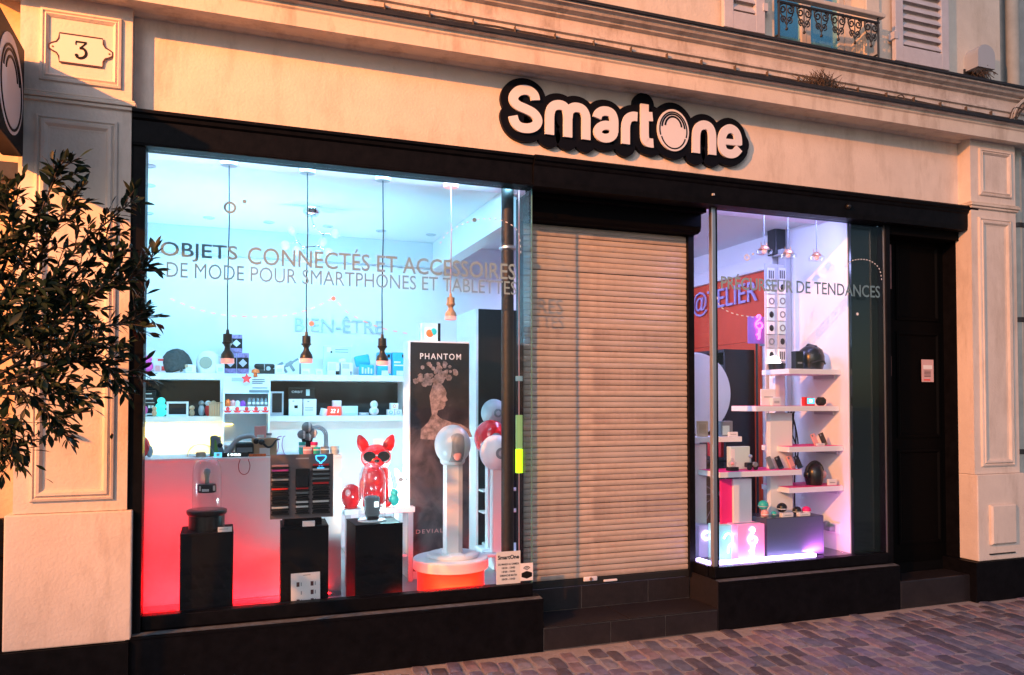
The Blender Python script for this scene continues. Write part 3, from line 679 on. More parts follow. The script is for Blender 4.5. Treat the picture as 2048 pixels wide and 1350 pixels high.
MB().lathe([(0, 0), (.012, 0), (.012, .006), (0, .006)], (a.x, SY - .036, a.z), 12, axis='y').build('lock_cylinder', M_COPPER, rs)
a = py(1220, 1160, SY - .016); bx('pull_handle', M_SIGNW, rs, a.x - .055, a.x + .055, SY - .03, SY - .0145, a.z - .008, a.z + .008, b=.005)
bx('guide_rail', M_BLACK, rs, GX1 + .004, sx0 + .006, SY - .035, SY + .03, .32, 3.1)
bx('guide_rail', M_BLACK, rs, sx1 - .006, RX0 - .001, SY - .035, SY + .03, .32, 3.1)
MB().profx([(.13, 3.099), (.30, 3.099), (.30, 2.935), (.17, 2.935), (.14, 2.95), (.13, 2.98)], GX1 + .008, RX0 - .004).build('housing', M_BLACKM, rs)
bx('housing_flange', M_BLACKM, rs, GX1 + .008, RX0 - .004, .061, .1295, 3.075, 3.1685)

# ---------------- entrance step
st = thing('entrance_step', 'dark tiled entrance step below the roller shutter', 'step')
bx('core', M_GROUT, st, 2.024, 3.382, -.092, .26, 0, .150); bx('core', M_GROUT, st, GX1 + .024, 3.382, .268, .5, 0, .312)
xs = [2.024, 2.52, 2.95, 3.382]
for i in range(3):
    bx('tile', M_TILE, st, xs[i] + .0032, xs[i + 1] - .0032, -.100, -.0925, .006, .146, b=.001)
for a, b_ in ((2.024, 2.66), (2.66, 3.382)): bx('tile', M_TILE, st, a + .0032, b_ - .0032, -.102, .259, .1505, .158, b=.001)
xs = [2.024, 2.47, 3.02, 3.382]
for i in range(3): bx('tile', M_TILE, st, xs[i] + .0032, xs[i + 1] - .0032, .2605, .2675, .160, .318, b=.001)

# ---------------- side door of the house
dr = thing('house_door', 'dark unlit house door with small square panes at the right', 'door')
DY = .16
bx('leaf', M_DARKDOOR, dr, 5.12, 5.90, DY, DY + .05, .30, 3.10)
bx('header', M_BLACKM, dr, 5.079, 5.904, .0, DY - .001, 3.03, 3.0995); bx('jamb', M_BLACK, dr, 5.078, 5.118, -.02, DY + .05, .33, 3.10); bx('jamb', M_BLACK, dr, 5.901, 5.9045, .03, DY + .05, .33, 3.10)
for (ya, yb) in ((488, 578), (712, 752), (768, 812), (826, 868), (882, 926), (940, 984)):
    a, b_ = py(1769, ya, DY - .004), py(1783, yb, DY - .004)
    f = bx('pane', M_GLASSRED, dr, max(a.x, 5.122), b_.x + .0, DY - .006, DY - .0005, b_.z, a.z)
m = MB()
for (z0, z1) in ((.45, 1.25), (1.35, 2.25), (2.35, 3.0)): frame_loops(m, 5.36, 5.84, z0, z1, DY, [(0, -.002), (0, .012), (.02, .014), (.035, .002)])
m.build('panel', M_DARKDOOR, dr)
m = thing('door_step', 'dark worn stone threshold in front of the house door', 'step'); bx('slab', M_TILE, m, 5.104, 5.90, -.10, .155, .0, .22, b=.01); bx('riser', M_BLACKM, m, 5.104, 5.90, .156, .30, .0, .298)
nt_ = thing('door_notice', 'small pinkish printed notice stuck on the dark house door', 'notice')
a, b_ = py(1843, 719, DY - .016), py(1867, 764, DY - .016)
bx('sheet', M_PINKNOTE, nt_, a.x, b_.x, DY - .018, DY - .0145, b_.z, a.z)
h = a.z - b_.z; wv = b_.x - a.x
bx('print', M_LEAFLET, nt_, a.x + wv * .12, b_.x - wv * .12, DY - .019, DY - .0178, a.z - h * .42, a.z - h * .25)
m = MB()
for q in range(5): m.box(a.x + wv * .2, b_.x - wv * .25, DY - .019, DY - .0178, a.z - h * (.50 + .06 * q), a.z - h * (.525 + .06 * q))
m.build('text_lines', M_INK, nt_); bx('red_line', M_REDM, nt_, a.x + wv * .15, b_.x - wv * .3, DY - .019, DY - .0178, b_.z + h * .06, b_.z + h * .12)

# ================================================================== SHOP INTERIOR: room
FZ, CZ, BY = 0.32, 3.21, 2.62
struct('shop_floor', MB().box(-1.0, 1.972, .051, .299, .28, FZ).box(3.424, 4.8, .051, .299, .28, FZ).box(-1.0, 4.8, .30, BY, .28, FZ), M_FLOOR)
struct('shop_ceiling', MB().box(-1.0, 4.8, .42, BY + .3, CZ, CZ + .1), M_CEIL)
struct('window_soffit', MB().box(-1.0, 4.8, .0, .42, 3.17, 3.29), mat('pinkish_soffit', (.80, .66, .72), .85))
struct('wall_back', MB().box(-1.0, 4.9, BY, BY + .15, .2, CZ), M_WALL)
struct('wall_left', MB().box(-1.1, -.99, .06, BY, .2, CZ), M_WALL)
struct('wall_right', MB().box(4.79, 4.9, .10, BY, .2, CZ), M_WALL)
struct('wall_partition', MB().box(4.80, 5.075, .07, .12, .357, 3.17), mat('dark_green_panel', (.010, .018, .018), .12, spec=.6))
struct('bulkhead', MB().box(-1.0, 1.94, BY - .10, BY - .001, 2.97, CZ - .001), M_GREYW)
struct('ceiling_beam', MB().box(1.94, 2.06, .5, BY - .001, 2.95, CZ - .001), M_CEIL)

def place(name, label, cat, x0, x1, Y, zb, yref=807, group=None, rz=0):
    a, b_ = XX(x0, Y, yref), XX(x1, Y, yref)
    return thing(name, label, cat, ((a + b_) / 2, Y, zb), rz, group), (b_ - a)
def hgt(x, yt, Y, zb): return ZZ(x, yt, Y) - zb
def pack(name, label, cat, x0, x1, yt, Y, zb, d, m, prints=(), group=None, rz=0):
    t, wv = place(name, label, cat, x0, x1, Y, zb, yt, group, rz); h = max(.008, hgt((x0 + x1) / 2, yt, Y, zb))
    bx('carton', m, t, -wv / 2, wv / 2, 0, d, 0, h, b=min(.004, h * .1))
    bx('lid_seam', M_PLLG, t, -wv / 2 + .004, wv / 2 - .004, d * .35, d * .65, h, h + .0006)
    for k, (u0, v0, u1, v1, pm) in enumerate(prints):
        bx('print', pm, t, -wv / 2 + u0 * wv, -wv / 2 + u1 * wv, -.0012 - .0003 * k, .0005, h * v0, h * v1)
    return t, wv, h

# back shelving -------------------------------------------------------
SHF, SHB = 2.26, BY - .002
S1 = ZZ(550, 748, SHF); S2 = ZZ(550, 832, SHF); th = .055
shx0, shx1 = -.985, XX(819, SHF)
sh = thing('wall_shelf_unit', 'long white wall shelf unit with a dark niche along the back wall', 'shelf', (0, 0, 0))
bx('top_shelf', M_WHITE, sh, shx0, shx1, SHF, SHB, S1 - th, S1, b=.003)
bx('lower_shelf', M_WHITE, sh, shx0, shx1, SHF, SHB, S2 - .05, S2, b=.003)
bx('niche_back', M_NICHE, sh, shx0, shx1 - .04, SHB - .02, SHB - .002, S2, S1 - th)
bx('end_panel', M_WHITE, sh, shx1 - .035, shx1, SHF + .001, SHB - .02, S2, S1 - th)
d0 = XX(443, SHF); bx('divider', M_WHITE, sh, d0 - .012, d0 + .012, SHF + .001, SHB - .02, S2, S1 - th)
d1 = XX(538, SHF); bx('divider', M_WHITE, sh, d1 - .012, d1 + .012, SHF + .001, SHB - .02, S2, S1 - th)
bx('front_panel', M_WHITE, sh, shx0, shx1, SHF + .10, SHF + .14, FZ, S2 - .05)
a = py(590, 662, BY - .012); b_ = py(766, 662, BY - .012)
wl = thing('wall_lettering', 'grey raised letters BIEN-ÊTRE on the white back wall', 'lettering')
text('letters', 'BIEN-ÊTRE', M_TEXTG, wl, a.x, a.z, b_.x - a.x, hgt(680, 632, BY - .012, a.z), BY - .012, .010, bold=.0)

# things on the top shelf ----------------------------------------------
Y1 = 2.32
def blob(parts, name, label, cat, x, Y, zb, group=None, rz=0):
    t = thing(name, label, cat, (XX(x, Y), Y, zb), rz, group)
    for (pn, m, c, r) in parts: MB().ball(c, *r, n=14, m=10).build(pn, m, t, smooth=80)
    return t
blob([('body', M_PINK, (0, 0, .055), (.048, .04, .055)), ('head', M_PINK, (0, -.004, .115), (.042, .036, .03)), ('ear', M_PINK, (-.03, 0, .138), (.01, .01, .016)), ('ear', M_PINK, (.03, 0, .138), (.01, .01, .016))],
     'owl_speaker', 'bright pink rounded little speaker at the left end of the top shelf', 'speaker', 293, Y1, S1)
pack('clear_gift_box', 'clear box of pink and white trinkets beside the pink speaker', 'box', 306, 337, 716, Y1, S1, .08, mat('clear_pinkish', (.75, .62, .66), .3), [(.15, .1, .45, .5, M_ROSE), (.55, .15, .85, .45, M_REDM), (.3, .8, .75, .95, M_REDM)])
t = thing('beanie', 'dark knitted beanie on a tilted head stand on the top shelf', 'hat', (XX(362, Y1), Y1 + .03, S1))
M_KNIT = mat('dark_knit', (.045, .055, .058), .9, var=.4, vs=60, bump=.8, bs=150)
mm = MB().lathe([(.0, .215), (.045, .208), (.085, .18), (.11, .13), (.117, .08), (.113, .03), (.104, .03), (.10, .06)], (0, 0, 0), 22, sy=.8).xf(Matrix.Translation((-.005, 0, .0)) @ Matrix.Rotation(R(-20), 4, 'Y')); mm.build('cap', M_KNIT, t, smooth=70)
bx('badge', M_CARD, t, .03, .055, -.095, -.088, .045, .07); MB().lathe([(.055, 0), (.055, .006), (.012, .012), (.012, .10)], (0, 0, 0), 14).build('stand', M_PLW, t, smooth=40)
pack('white_carton', 'small white carton in front of the dark beanie', 'box', 371, 392, 729, Y1 - .05, S1, .05, M_WHITE, [(.1, .2, .6, .7, M_PALEC)])
t = thing('white_helmet', 'white helmet with round grey earpiece on the top shelf', 'helmet', (XX(416, Y1), Y1 + .04, S1))
MB().lathe([(.0, .20), (.05, .19), (.085, .16), (.10, .11), (.10, .05), (.09, .0), (.08, .0)], (0, 0, 0), 20).build('shell', M_PLW, t, smooth=60)
MB().lathe([(.03, 0), (.05, 0), (.052, .012), (.045, .02), (.032, .02)], (-.02, -.11, .09), 18, axis='y').build('ear_ring', mat('olive_grey', (.30, .29, .22), .5), t, smooth=40)
pack('white_carton', 'small white carton right of the white helmet', 'box', 433, 449, 728, Y1 - .05, S1, .05, M_WHITE, [(.2, .2, .8, .6, M_PALEC)])
DI = mat('silver_print', (.55, .50, .60), .4)
for k, (x0, x1, yt, zb_, pos) in enumerate(((449, 473, 706, S1, 'lower left'), (474, 498, 706, S1, 'lower right'), (461, 485, 669, None, 'top'))):
    zb = S1 if zb_ else ZZ(475, 706, Y1) + .002
    t, wv, h = pack('patterned_carton', 'black and violet patterned carton, %s of the stack of three' % pos, 'box', x0, x1, yt, Y1, zb, .09, M_PURP, [(.02, .25, .98, .78, M_INK)], group='stack of patterned cartons')
    MB().prism([(-.35 * wv, h * .52), (0, h * .72), (.35 * wv, h * .52), (0, h * .32)], -.003, 0).build('print', DI, t)
t = thing('headset_case', 'black zipped headset case with orange toy in front of it', 'case', (XX(529, Y1), Y1, S1))
bx('lower_half', M_PLKM, t, -.095, .095, 0, .09, 0, .05, b=.012); bx('upper_half', M_PLKM, t, -.088, .088, .004, .086, .052, .092, b=.018)
MB().ball((.03, -.001, .05), .02, .006, .02, n=10, m=8).build('emblem', M_PLLG, t); bx('zip', M_PLLG, t, -.006, .0, -.003, .03, .03, .09)
t = thing('blaster_toy', 'grey toy blaster gun leaning on a white carton', 'toy', (XX(582, Y1), Y1, S1))
mm = MB().box(-.11, .10, .0, .018, .035, .055, b=.004).box(-.02, .04, -.004, .022, .03, .065, b=.004).box(.0, .025, .0, .018, -.03, .035, b=.004).box(-.06, -.04, .0, .018, -.01, .035).box(-.09, -.03, .0, .02, .07, .095, b=.004).xf(Matrix.Translation((0, 0, .05)) @ Matrix.Rotation(R(-32), 4, 'Y'))
mm.build('body', M_PLG, t); bx('stand', M_PLG, t, .07, .085, .0, .02, 0, .10)
pack('white_carton', 'white carton between the headset case and the toy gun', 'box', 550, 568, 730, Y1 - .05, S1, .05, M_WHITE, [(.2, .2, .8, .6, M_PALEC)])
pack('white_carton', 'low white carton right of the toy gun', 'box', 603, 620, 737, Y1 - .05, S1, .05, M_WHITE, [(.2, .2, .8, .6, M_PALEC)])
pack('white_carton', 'low white carton left of the pale green display board', 'box', 632, 645, 738, Y1 - .05, S1, .05, M_WHITE, [(.2, .2, .8, .6, M_PALEC)])
t, wv, h = pack('display_board', 'pale green product display board on the top shelf', 'display', 647, 702, 692, Y1 + .05, S1, .02, M_PALEC, [(.12, .78, .28, .95, M_TEXTW), (.42, .86, .9, .89, M_PLG), (.42, .78, .9, .81, M_PLG), (.25, .76, .32, .82, M_INK)])
MB().ball((.045, -.02, .125), .04, .015, .03, n=14, m=10).build('round_device', M_PLW, t, smooth=80)
pack('white_carton', 'white carton with dark corner logo left on the green board', 'box', 655, 679, 724, Y1 - .01, S1, .05, M_WHITE, [(.68, .02, .98, .30, M_INK), (.1, .35, .7, .9, M_PALEC)])
pack('white_carton', 'white carton with narrow dark logo right on the green board', 'box', 682, 706, 725, Y1 - .01, S1, .05, M_WHITE, [(.78, .02, .88, .30, M_INK), (.1, .5, .7, .9, M_PLLG)])
t = thing('blue_case', 'open bright blue hard case with white tools inside', 'case', (XX(733, Y1), Y1, S1))
mm = MB().box(-.07, .07, 0, .03, 0, .10, b=.015); mm.build('tray', M_CYANB, t); MB().box(-.07, .07, 0, .03, .0, .10, b=.015).xf(Matrix.Translation((-.02, .05, .09)) @ Matrix.Rotation(R(-12), 4, 'Y')).build('lid', M_CYANB, t)
for k in range(4): bx('tool', M_PLW, t, -.045 + .027 * k, -.03 + .027 * k, -.006, .004, .015, .075 - .012 * (k % 2))
for k, (x0, x1, lab) in enumerate(((755, 783, 'bright blue carton with a hand picture under the right pendant lamp'), (785, 812, 'bright blue carton at the right end of the top shelf'))):
    pack('blue_carton', lab, 'box', x0, x1, 705, Y1 + .02, S1, .07, M_CYANB, [(.12, .55, .6, .62, M_TEXTW), (.12, .42, .8, .48, M_TEXTW), (.3, .02, .8, .22, M_WHITE), (.7, .78, .9, .92, M_INK)] + ([(.75, .1, .95, .7, M_ROSE)] if k == 0 else []))
# niche ----------------------------------------------------------------
Y2 = 2.33
pack('black_card', 'black printed product card leaning in the dark niche', 'card', 284, 312, 781, Y2 + .10, S2, .012, M_PLK, [(.2, .86, .7, .89, M_TEXTW), (.25, .66, .8, .71, M_TEXTW), (.1, .52, .9, .54, M_TEXTW), (.45, .32, .62, .42, M_TEXTW), (.68, .32, .85, .42, M_TEXTW), (.2, .05, .8, .12, M_TEXTW)])
blob([('ball', M_PINK, (0, 0, .055), (.035, .035, .04)), ('foot', M_PLW, (0, 0, .012), (.03, .03, .012))], 'pink_ball', 'pink ball ornament in front of the black card', 'ornament', 287, Y2, S2)
M_TEALG = mat('teal_glow', (.05, .6, .55), .4, emit=(.05, .85, .75), es=.5)
blob([('tier', M_TEALG, (0, 0, .035), (.05, .04, .035)), ('tier', M_TEALG, (.003, 0, .085), (.043, .036, .033)), ('tier', M_TEALG, (.006, 0, .132), (.032, .03, .03))], 'stacked_lamp', 'glowing teal lamp of stacked pebbles in the niche', 'lamp', 321, Y2, S2)
blob([('body', M_WOODL, (0, 0, .03), (.02, .018, .03)), ('head', M_WOODL, (0, 0, .068), (.018, .016, .018))], 'figurine', 'tiny beige figurine left of the teal lamp', 'figurine', 309, Y2 - .04, S2)
t, wv = place('picture_frame', 'white digital picture frame with dark screen in the niche', 'frame', 333, 377, Y2, S2); h = hgt(355, 803, Y2, S2)
mm = MB(); frame_loops(mm, -wv / 2, wv / 2, 0, h, 0, [(0, -.012), (0, .004), (.016, .004), (.018, 0), (.0185, -.002)]); mm.build('frame', M_PLW, t)
bx('screen', M_PLK, t, -wv / 2 + .018, wv / 2 - .018, -.001, .006, .018, h - .018)
blob([('body', M_CARD, (0, 0, .03), (.022, .02, .03)), ('head', M_WOODL, (0, 0, .073), (.022, .02, .02))], 'figurine', 'small brown figurine right of the picture frame', 'figurine', 384, Y2, S2)
for k, (x, m1, m2, lab) in enumerate(((403, M_PLLG, M_PLG, 'grey'), (416, M_REDM, M_PLW, 'red and white'), (427, M_ORANGE, M_WOODL, 'orange'))):
    blob([('body', m1, (0, 0, .05), (.026, .02, .05)), ('head', m2, (0, 0, .112), (.025, .022, .024))], 'figurine', 'small %s figurine near the wooden crate' % lab, 'figurine', x, Y2 + .06, S2, group='row of little figurines')
t = thing('wooden_crate', 'small pale slatted wooden crate at the front of the niche', 'crate', (XX(432, Y2 - .06), Y2 - .06, S2))
for k in range(5): bx('slat', M_WOODL, t, -.05 + .02 * k, -.032 + .02 * k, 0, .006, 0, .11)
bx('side', M_WOODL, t, -.056, -.051, .0, .08, 0, .11); bx('side', M_WOODL, t, .05, .055, .0, .08, 0, .11); bx('base', M_WOODL, t, -.05, .05, .007, .08, 0, .006); bx('rim', M_WOODL, t, -.07, .06, -.012, .02, .112, .12)
pack('red_booklet', 'red and white booklet leaning in the right niche', 'booklet', 538, 556, 783, Y2 + .09, S2, .01, M_WHITE, [(0.05, .1, .95, .5, M_REDM), (.1, .6, .9, .66, M_INK)])
t, wv = place('tablet_frame', 'upright tablet in a pale grey frame beside the niche divider', 'tablet', 541, 567, Y2, S2); h = hgt(555, 783, Y2, S2)
mm = MB(); frame_loops(mm, -wv / 2, wv / 2, 0, h, 0, [(0, -.012), (0, .004), (.012, .004), (.014, 0), (.0145, -.002)]); mm.build('frame', M_PLLG, t); bx('screen', M_PLK, t, -wv / 2 + .013, wv / 2 - .013, -.001, .006, .03, h - .016)
t, wv, h = pack('brand_card', 'black card with white ORBIT print behind two white cartons', 'card', 577, 630, 776, Y2 + .09, S2, .012, M_PLK, [(.66, .72, .8, .95, M_PALEC)])
text('lettering', 'ORBIT', M_TEXTW, t, -.38 * wv, h * .82, wv * .42, .02, -.001, .0015)
for k, (x0, x1, lab, pr) in enumerate(((578, 605, 'white carton with a round black camera print, left of a pair', [(.4, .45, .65, .62, M_INK), (.25, .85, .4, .9, M_PLG)]), (607, 633, 'white carton with two dark bars printed, right of a pair', [(.1, .32, .75, .36, M_PLG), (.1, .45, .75, .49, M_PLG), (.3, .82, .45, .88, M_PLG)]))):
    pack('white_carton', lab, 'box', x0, x1, 798, Y2, S2, .08, M_WHITE, pr)
t = thing('white_cup', 'tilted white cylinder speaker beside the red clock', 'speaker', (XX(647, Y2), Y2 + .03, S2)); MB().lathe([(0, 0), (.034, 0), (.036, .06), (.034, .065)], (0, 0, 0), 16).xf(Matrix.Rotation(R(14), 4, 'Y')).build('body', M_PLW, t, smooth=40)
MB().lathe([(0, .066), (.03, .066), (.03, .068), (0, .068)], (0, 0, 0), 16).xf(Matrix.Rotation(R(14), 4, 'Y')).build('grille', M_PLK, t)
t, wv, h = pack('red_clock', 'red digital alarm clock showing 22 1 on the lower shelf', 'clock', 656, 682, 813, Y2 - .02, S2, .04, M_SCRR, [])
text('digits', '22 1', M_SCRW, t, -.3 * wv, h * .3, wv * .62, h * .42, -.001, .001, shear=.2)
pack('white_carton', 'small white carton standing behind the red clock', 'box', 665, 683, 801, Y2 + .06, S2, .05, M_WHITE, [(.3, .3, .7, .6, M_PALEC)])
pack('white_carton', 'wide pale carton right of the red clock', 'box', 684, 716, 812, Y2, S2, .09, M_PALEC, [(.2, .3, .8, .4, M_TEXTW)])
pack('flat_carton', 'flat grey carton left of the white peanut shaped lamp', 'box', 718, 738, 825, Y2, S2, .08, M_PLLG, [(.2, .3, .7, .7, M_PLW)])
blob([('lobe', M_PLW, (.0, 0, .04), (.045, .03, .04)), ('lobe', M_PLW, (.0, 0, .10), (.037, .028, .037)), ('ring', M_PALEC, (0, -.02, .04), (.025, .016, .024)), ('ring', M_PALEC, (0, -.02, .10), (.02, .013, .02))], 'peanut_lamp', 'white peanut shaped lamp standing in the right niche', 'lamp', 748, Y2, S2)
for k, (x0, x1, yt, zb, lab, pm) in enumerate(((775, 789, 819, 0, 'lower left', M_CYANB), (790, 804, 819, 0, 'lower right', M_PLLG), (781, 797, 806, 1, 'top', M_ORANGE))):
    t, wv, h = pack('small_white_carton', 'small white carton with ring print, %s of the stack at the right end' % lab, 'box', x0, x1, yt, Y2, S2 if not zb else ZZ(788, 819, Y2) + .002, .06, M_WHITE, [], group='stack of small white cartons')
    MB().ribbon([(.014 * math.cos(R(a)), h * .5 + .014 * math.sin(R(a))) for a in range(0, 360, 30)], .006, -.002, 0, closed=True).build('print', pm, t)

# cardboard display stand ------------------------------------------------
Y3 = 1.95; t = thing('display_stand', 'white cardboard display stand with slanted header and red frieze', 'display stand')
a0, a1 = XX(446, Y3), XX(540, Y3); zt = ZZ(490, 752, Y3); z1 = ZZ(490, 787, Y3); zs = ZZ(490, 813, Y3); zf = ZZ(490, 827, Y3); zlow = ZZ(490, 885, Y3)
bx('side', M_WHITE, t, a0, a0 + .012, Y3, Y3 + .28, FZ, z1); bx('side', M_WHITE, t, a1 - .012, a1, Y3, Y3 + .28, FZ, z1); bx('back', M_PLLG, t, a0 + .012, a1 - .012, Y3 + .26, Y3 + .279, FZ, z1)
MB().add([(a0, Y3, z1), (a1, Y3, z1), (a1, Y3 + .16, zt), (a0, Y3 + .16, zt), (a0, Y3 + .28, z1), (a1, Y3 + .28, z1)], [(0, 1, 2, 3), (3, 2, 5, 4), (0, 3, 4), (1, 5, 2), (0, 4, 5, 1)]).build('header', M_WHITE, t)
hd = [(.18, .70, .48, .92, M_PLLG), (.62, .80, .9, .84, M_PLK), (.62, .68, .9, .72, M_PLK), (.62, .58, .85, .62, M_PLK), (.62, .30, .95, .34, M_PLK), (.55, .05, .98, .2, M_PLG)]
for (u0, v0, u1, v1, pm) in hd:
    def hp(u, v): return (a0 + (a1 - a0) * u, Y3 + .16 * v - .0025, z1 + (zt - z1) * v + .0015)
    MB().add([hp(u0, v0), hp(u1, v0), hp(u1, v1), hp(u0, v1)], [(0, 1, 2, 3)]).build('print', pm, t)
bx('shelf', M_WHITE, t, a0 + .012, a1 - .012, Y3 + .002, Y3 + .26, zf, zs); bx('shelf', M_WHITE, t, a0 + .012, a1 - .012, Y3 + .002, Y3 + .26, zlow - .02, zlow)
for k in range(5):
    c = a0 + (a1 - a0) * (k + .5) / 5; h = zs - zf; mz = (zs + zf) / 2
    m = MB().ball((c, Y3 - .002, mz + h * .18), h * .28, .003, h * .28, n=10, m=8); m.prism([(c - .036, mz), (c - .018, mz - .006), (c + .018, mz - .006), (c + .036, mz), (c + .02, mz - h * .36), (c - .02, mz - h * .36)], Y3 - .004, Y3 + .001); m.build('red_motif', M_REDM, t)
for (u, m, hh, lab) in ((.10, M_ORANGE, .062, 'orange'), (.21, M_ROSE, .055, 'salmon'), (.31, M_PLW, .05, 'white'), (.42, M_PURPLEP, .05, 'violet')):
    b = thing('small_bottle', '%s little bottle in the cardboard display stand' % lab, 'bottle', (a0 + (a1 - a0) * u, Y3 + .05, zs), 0, 'little bottles in the display stand')
    MB().lathe([(0, 0), (.022, 0), (.023, .005), (.023, hh * .75), (.012, hh * .85), (.012, hh), (0, hh)], (0, 0, 0), 10).build('bottle', m, b, smooth=40)
for k in range(5):
    b = thing('dark_vial', '%s dark glass vial from the left on the display stand shelf' % 'first second third fourth fifth'.split()[k], 'vial', (a0 + (a1 - a0) * (.56 + .09 * k), Y3 + .04, zs), 0, 'dark vials in the display stand')
    MB().lathe([(0, 0), (.014, 0), (.014, .05), (.008, .055), (.009, .07), (0, .07)], (0, 0, 0), 8).build('vial', M_PLG, b, smooth=40); MB().lathe([(.0145, .018), (.0145, .036)], (0, 0, 0), 8).build('label_band', M_PLW, b)
b = thing('starfish', 'red star ornament stuck on the slanted header', 'ornament', (XX(493, Y3), Y3 + .055, ZZ(493, 757, Y3)))
MB().prism([(.045 * (1 if k % 2 == 0 else .5) * math.cos(R(90 + 36 * k)), .045 * (1 if k % 2 == 0 else .5) * math.sin(R(90 + 36 * k))) for k in range(10)], -.03, -.015).build('star', M_REDM, b)
b = thing('orange_toy', 'orange little mushroom toy on top of the display stand', 'toy', (XX(512, Y3), Y3 + .16, zt)); MB().lathe([(0, 0), (.018, 0), (.014, .03), (.034, .035), (.03, .06), (0, .07)], (0, 0, 0), 12).build('body', M_ORANGE, b, smooth=50)

# ---------------- chandelier, downlights, pendants
def pend(x, yc, yt, yb, label, body, cap, cordm):
    Y = .30; Zc = 3.17; zt, zb = ZZ(x, yt, Y), ZZ(x, yb, Y); X = XX(x, Y)
    t = thing('pendant_lamp', label, 'lamp', (X, Y, 0), 0, 'turned wood pendant lamps'); h = zt - zb
    MB().lathe([(0, Zc - .028), (.05, Zc - .028), (.055, Zc - .02), (.055, Zc - .001), (0, Zc - .001)], (0, 0, 0), 18).build('canopy', M_PLLG if cap is None else cap, t, smooth=40)
    MB().tube([(0, 0, Zc - .02), (.004, 0, Zc - .4), (-.003, 0, Zc - .8), (0, 0, zt + .02)], .0042, 6).build('cord', cordm, t, smooth=60)
    MB().lathe([(0, zt + .03), (.008, zt + .028), (.012, zt), (.027, zt), (.028, zt - h * .27), (.033, zt - h * .28), (.031, zt - h * .33), (.024, zt - h * .36), (.016, zt - h * .45), (.020, zt - h * .55), (.037, zt - h * .68), (.041, zt - h * .80), (.041, zt - h * .83), (0, zt - h * .83)], (0, 0, 0), 16).build('socket', body, t, smooth=40)
    MB().lathe([(0, zt - h * .832), (.040, zt - h * .832), (.041, zt - h * .98), (.036, zt - h), (0, zt - h)], (0, 0, 0), 16).build('lamp_glass', M_PENDGLOW, t, smooth=40)
pend(454, 318, 668, 727, 'black turned pendant lamp at the left of the window', M_PENDBLK, None, M_CORD)
pend(612, 335, 672, 726, 'black turned pendant lamp second from the left in the window', M_PENDBLK, None, M_CORD)
pend(764, 350, 677, 731, 'black turned pendant lamp third from the left in the window', M_PENDBLK, None, M_CORD)
pend(901, 362, 595, 640, 'pale wooden pendant lamp hanging higher than the black ones', M_WOODL, M_PENDGLOW, mat('rose_cord', (.45, .33, .36), .7))
Yc = 1.45; c = py(623, 392, Yc); t = thing('chandelier', 'chrome molecule chandelier with frosted globes on the shop ceiling', 'chandelier', (c.x, Yc, CZ))
MB().lathe([(0, 0), (.065, 0), (.065, -.05), (.045, -.075), (0, -.08)], (0, 0, -.001), 18).build('canopy', M_CHROME, t, smooth=50)
nodes = [(0, 0, -.08), (.02, .0, -.16), (.09, .02, -.21), (.05, -.03, -.32), (-.06, .0, -.33), (-.11, -.02, -.29)]
MB().tube(nodes[:4], .007, 6).build('arm', M_CHROME, t, smooth=60); MB().tube(nodes[3:], .007, 6).build('arm', M_CHROME, t, smooth=60)
for p in nodes[1:]: MB().ball(p, .019, n=10, m=8).build('joint', M_CHROME, t, smooth=80)
for (i, q) in ((2, (.19, .02, -.20)), (3, (.13, -.05, -.37)), (3, (.04, -.1, -.40)), (4, (-.05, .06, -.41)), (4, (-.12, -.08, -.38)), (5, (-.15, .0, -.21)), (5, (-.20, -.02, -.33)), (2, (.10, .1, -.26))):
    MB().tube([nodes[i], q], .005, 6).build('arm', M_CHROME, t, smooth=60); MB().ball(q, .037, n=14, m=10).build('globe', M_BULB, t, smooth=80)
for k, (x, y) in enumerate(((297, 331), (297, 370), (295, 426), (418, 435), (538, 444), (656, 452), (762, 461), (862, 469))):
    d = ray(x, y); p = _C + d * ((CZ - CAM_H) / d.z)
    if p.y > BY - .12 or p.x < -.95: continue
    t = thing('downlight', '%s grey recessed downlight from the left on the shop ceiling' % ('first second third fourth fifth sixth seventh eighth'.split()[k]), 'downlight', (p.x, p.y, CZ), 0, 'recessed downlights on the shop ceiling')
    MB().lathe([(.030, -.0), (.047, -.0), (.047, -.006), (.034, -.010), (.030, -.004)], (0, 0, 0), 18).build('trim', M_PLLG, t); MB().lathe([(0, -.0025), (.031, -.0025), (.031, -.001), (0, -.001)], (0, 0, 0), 16).build('lens', M_PLG, t)

# ---------------- counter and pedestals
CY0, CTOP = .585, ZZ(680, 910, .585); cx1 = XX(684, .585)
ct = thing('counter', 'long white shop counter behind the window pedestals', 'counter')
bx('front_panel', M_WHITE, ct, -.98, cx1, CY0, CY0 + .03, FZ + .005, CTOP - .021); bx('end_panel', M_WHITE, ct, cx1 - .03, cx1, CY0 + .031, CY0 + .5, FZ, CTOP - .021)
bx('worktop', M_WHITE, ct, -.98, cx1 + .004, CY0 - .004, CY0 + .52, CTOP - .02, CTOP, b=.003); bx('kick_strip', M_PLLG, ct, -.98, cx1, CY0 - .012, CY0 - .001, FZ, FZ + .03)
def pedestal(x0, x1, yt, label, Y=.12, d=.32, rz=0):
    t, wv = place('pedestal', label, 'pedestal', x0, x1, Y, FZ, yt, 'black window pedestals', rz); h = hgt((x0 + x1) / 2, yt, Y, FZ)
    bx('body', M_PED, t, -wv / 2, wv / 2, 0, d, 0, h - .012, b=.003); bx('top', M_PED, t, -wv / 2 - .001, wv / 2 + .001, -.001, d + .001, h - .0115, h, b=.002)
    return t, wv, FZ + h
p1, w1, h1 = pedestal(360, 467, 1066, 'black pedestal under the left glass bell jar')
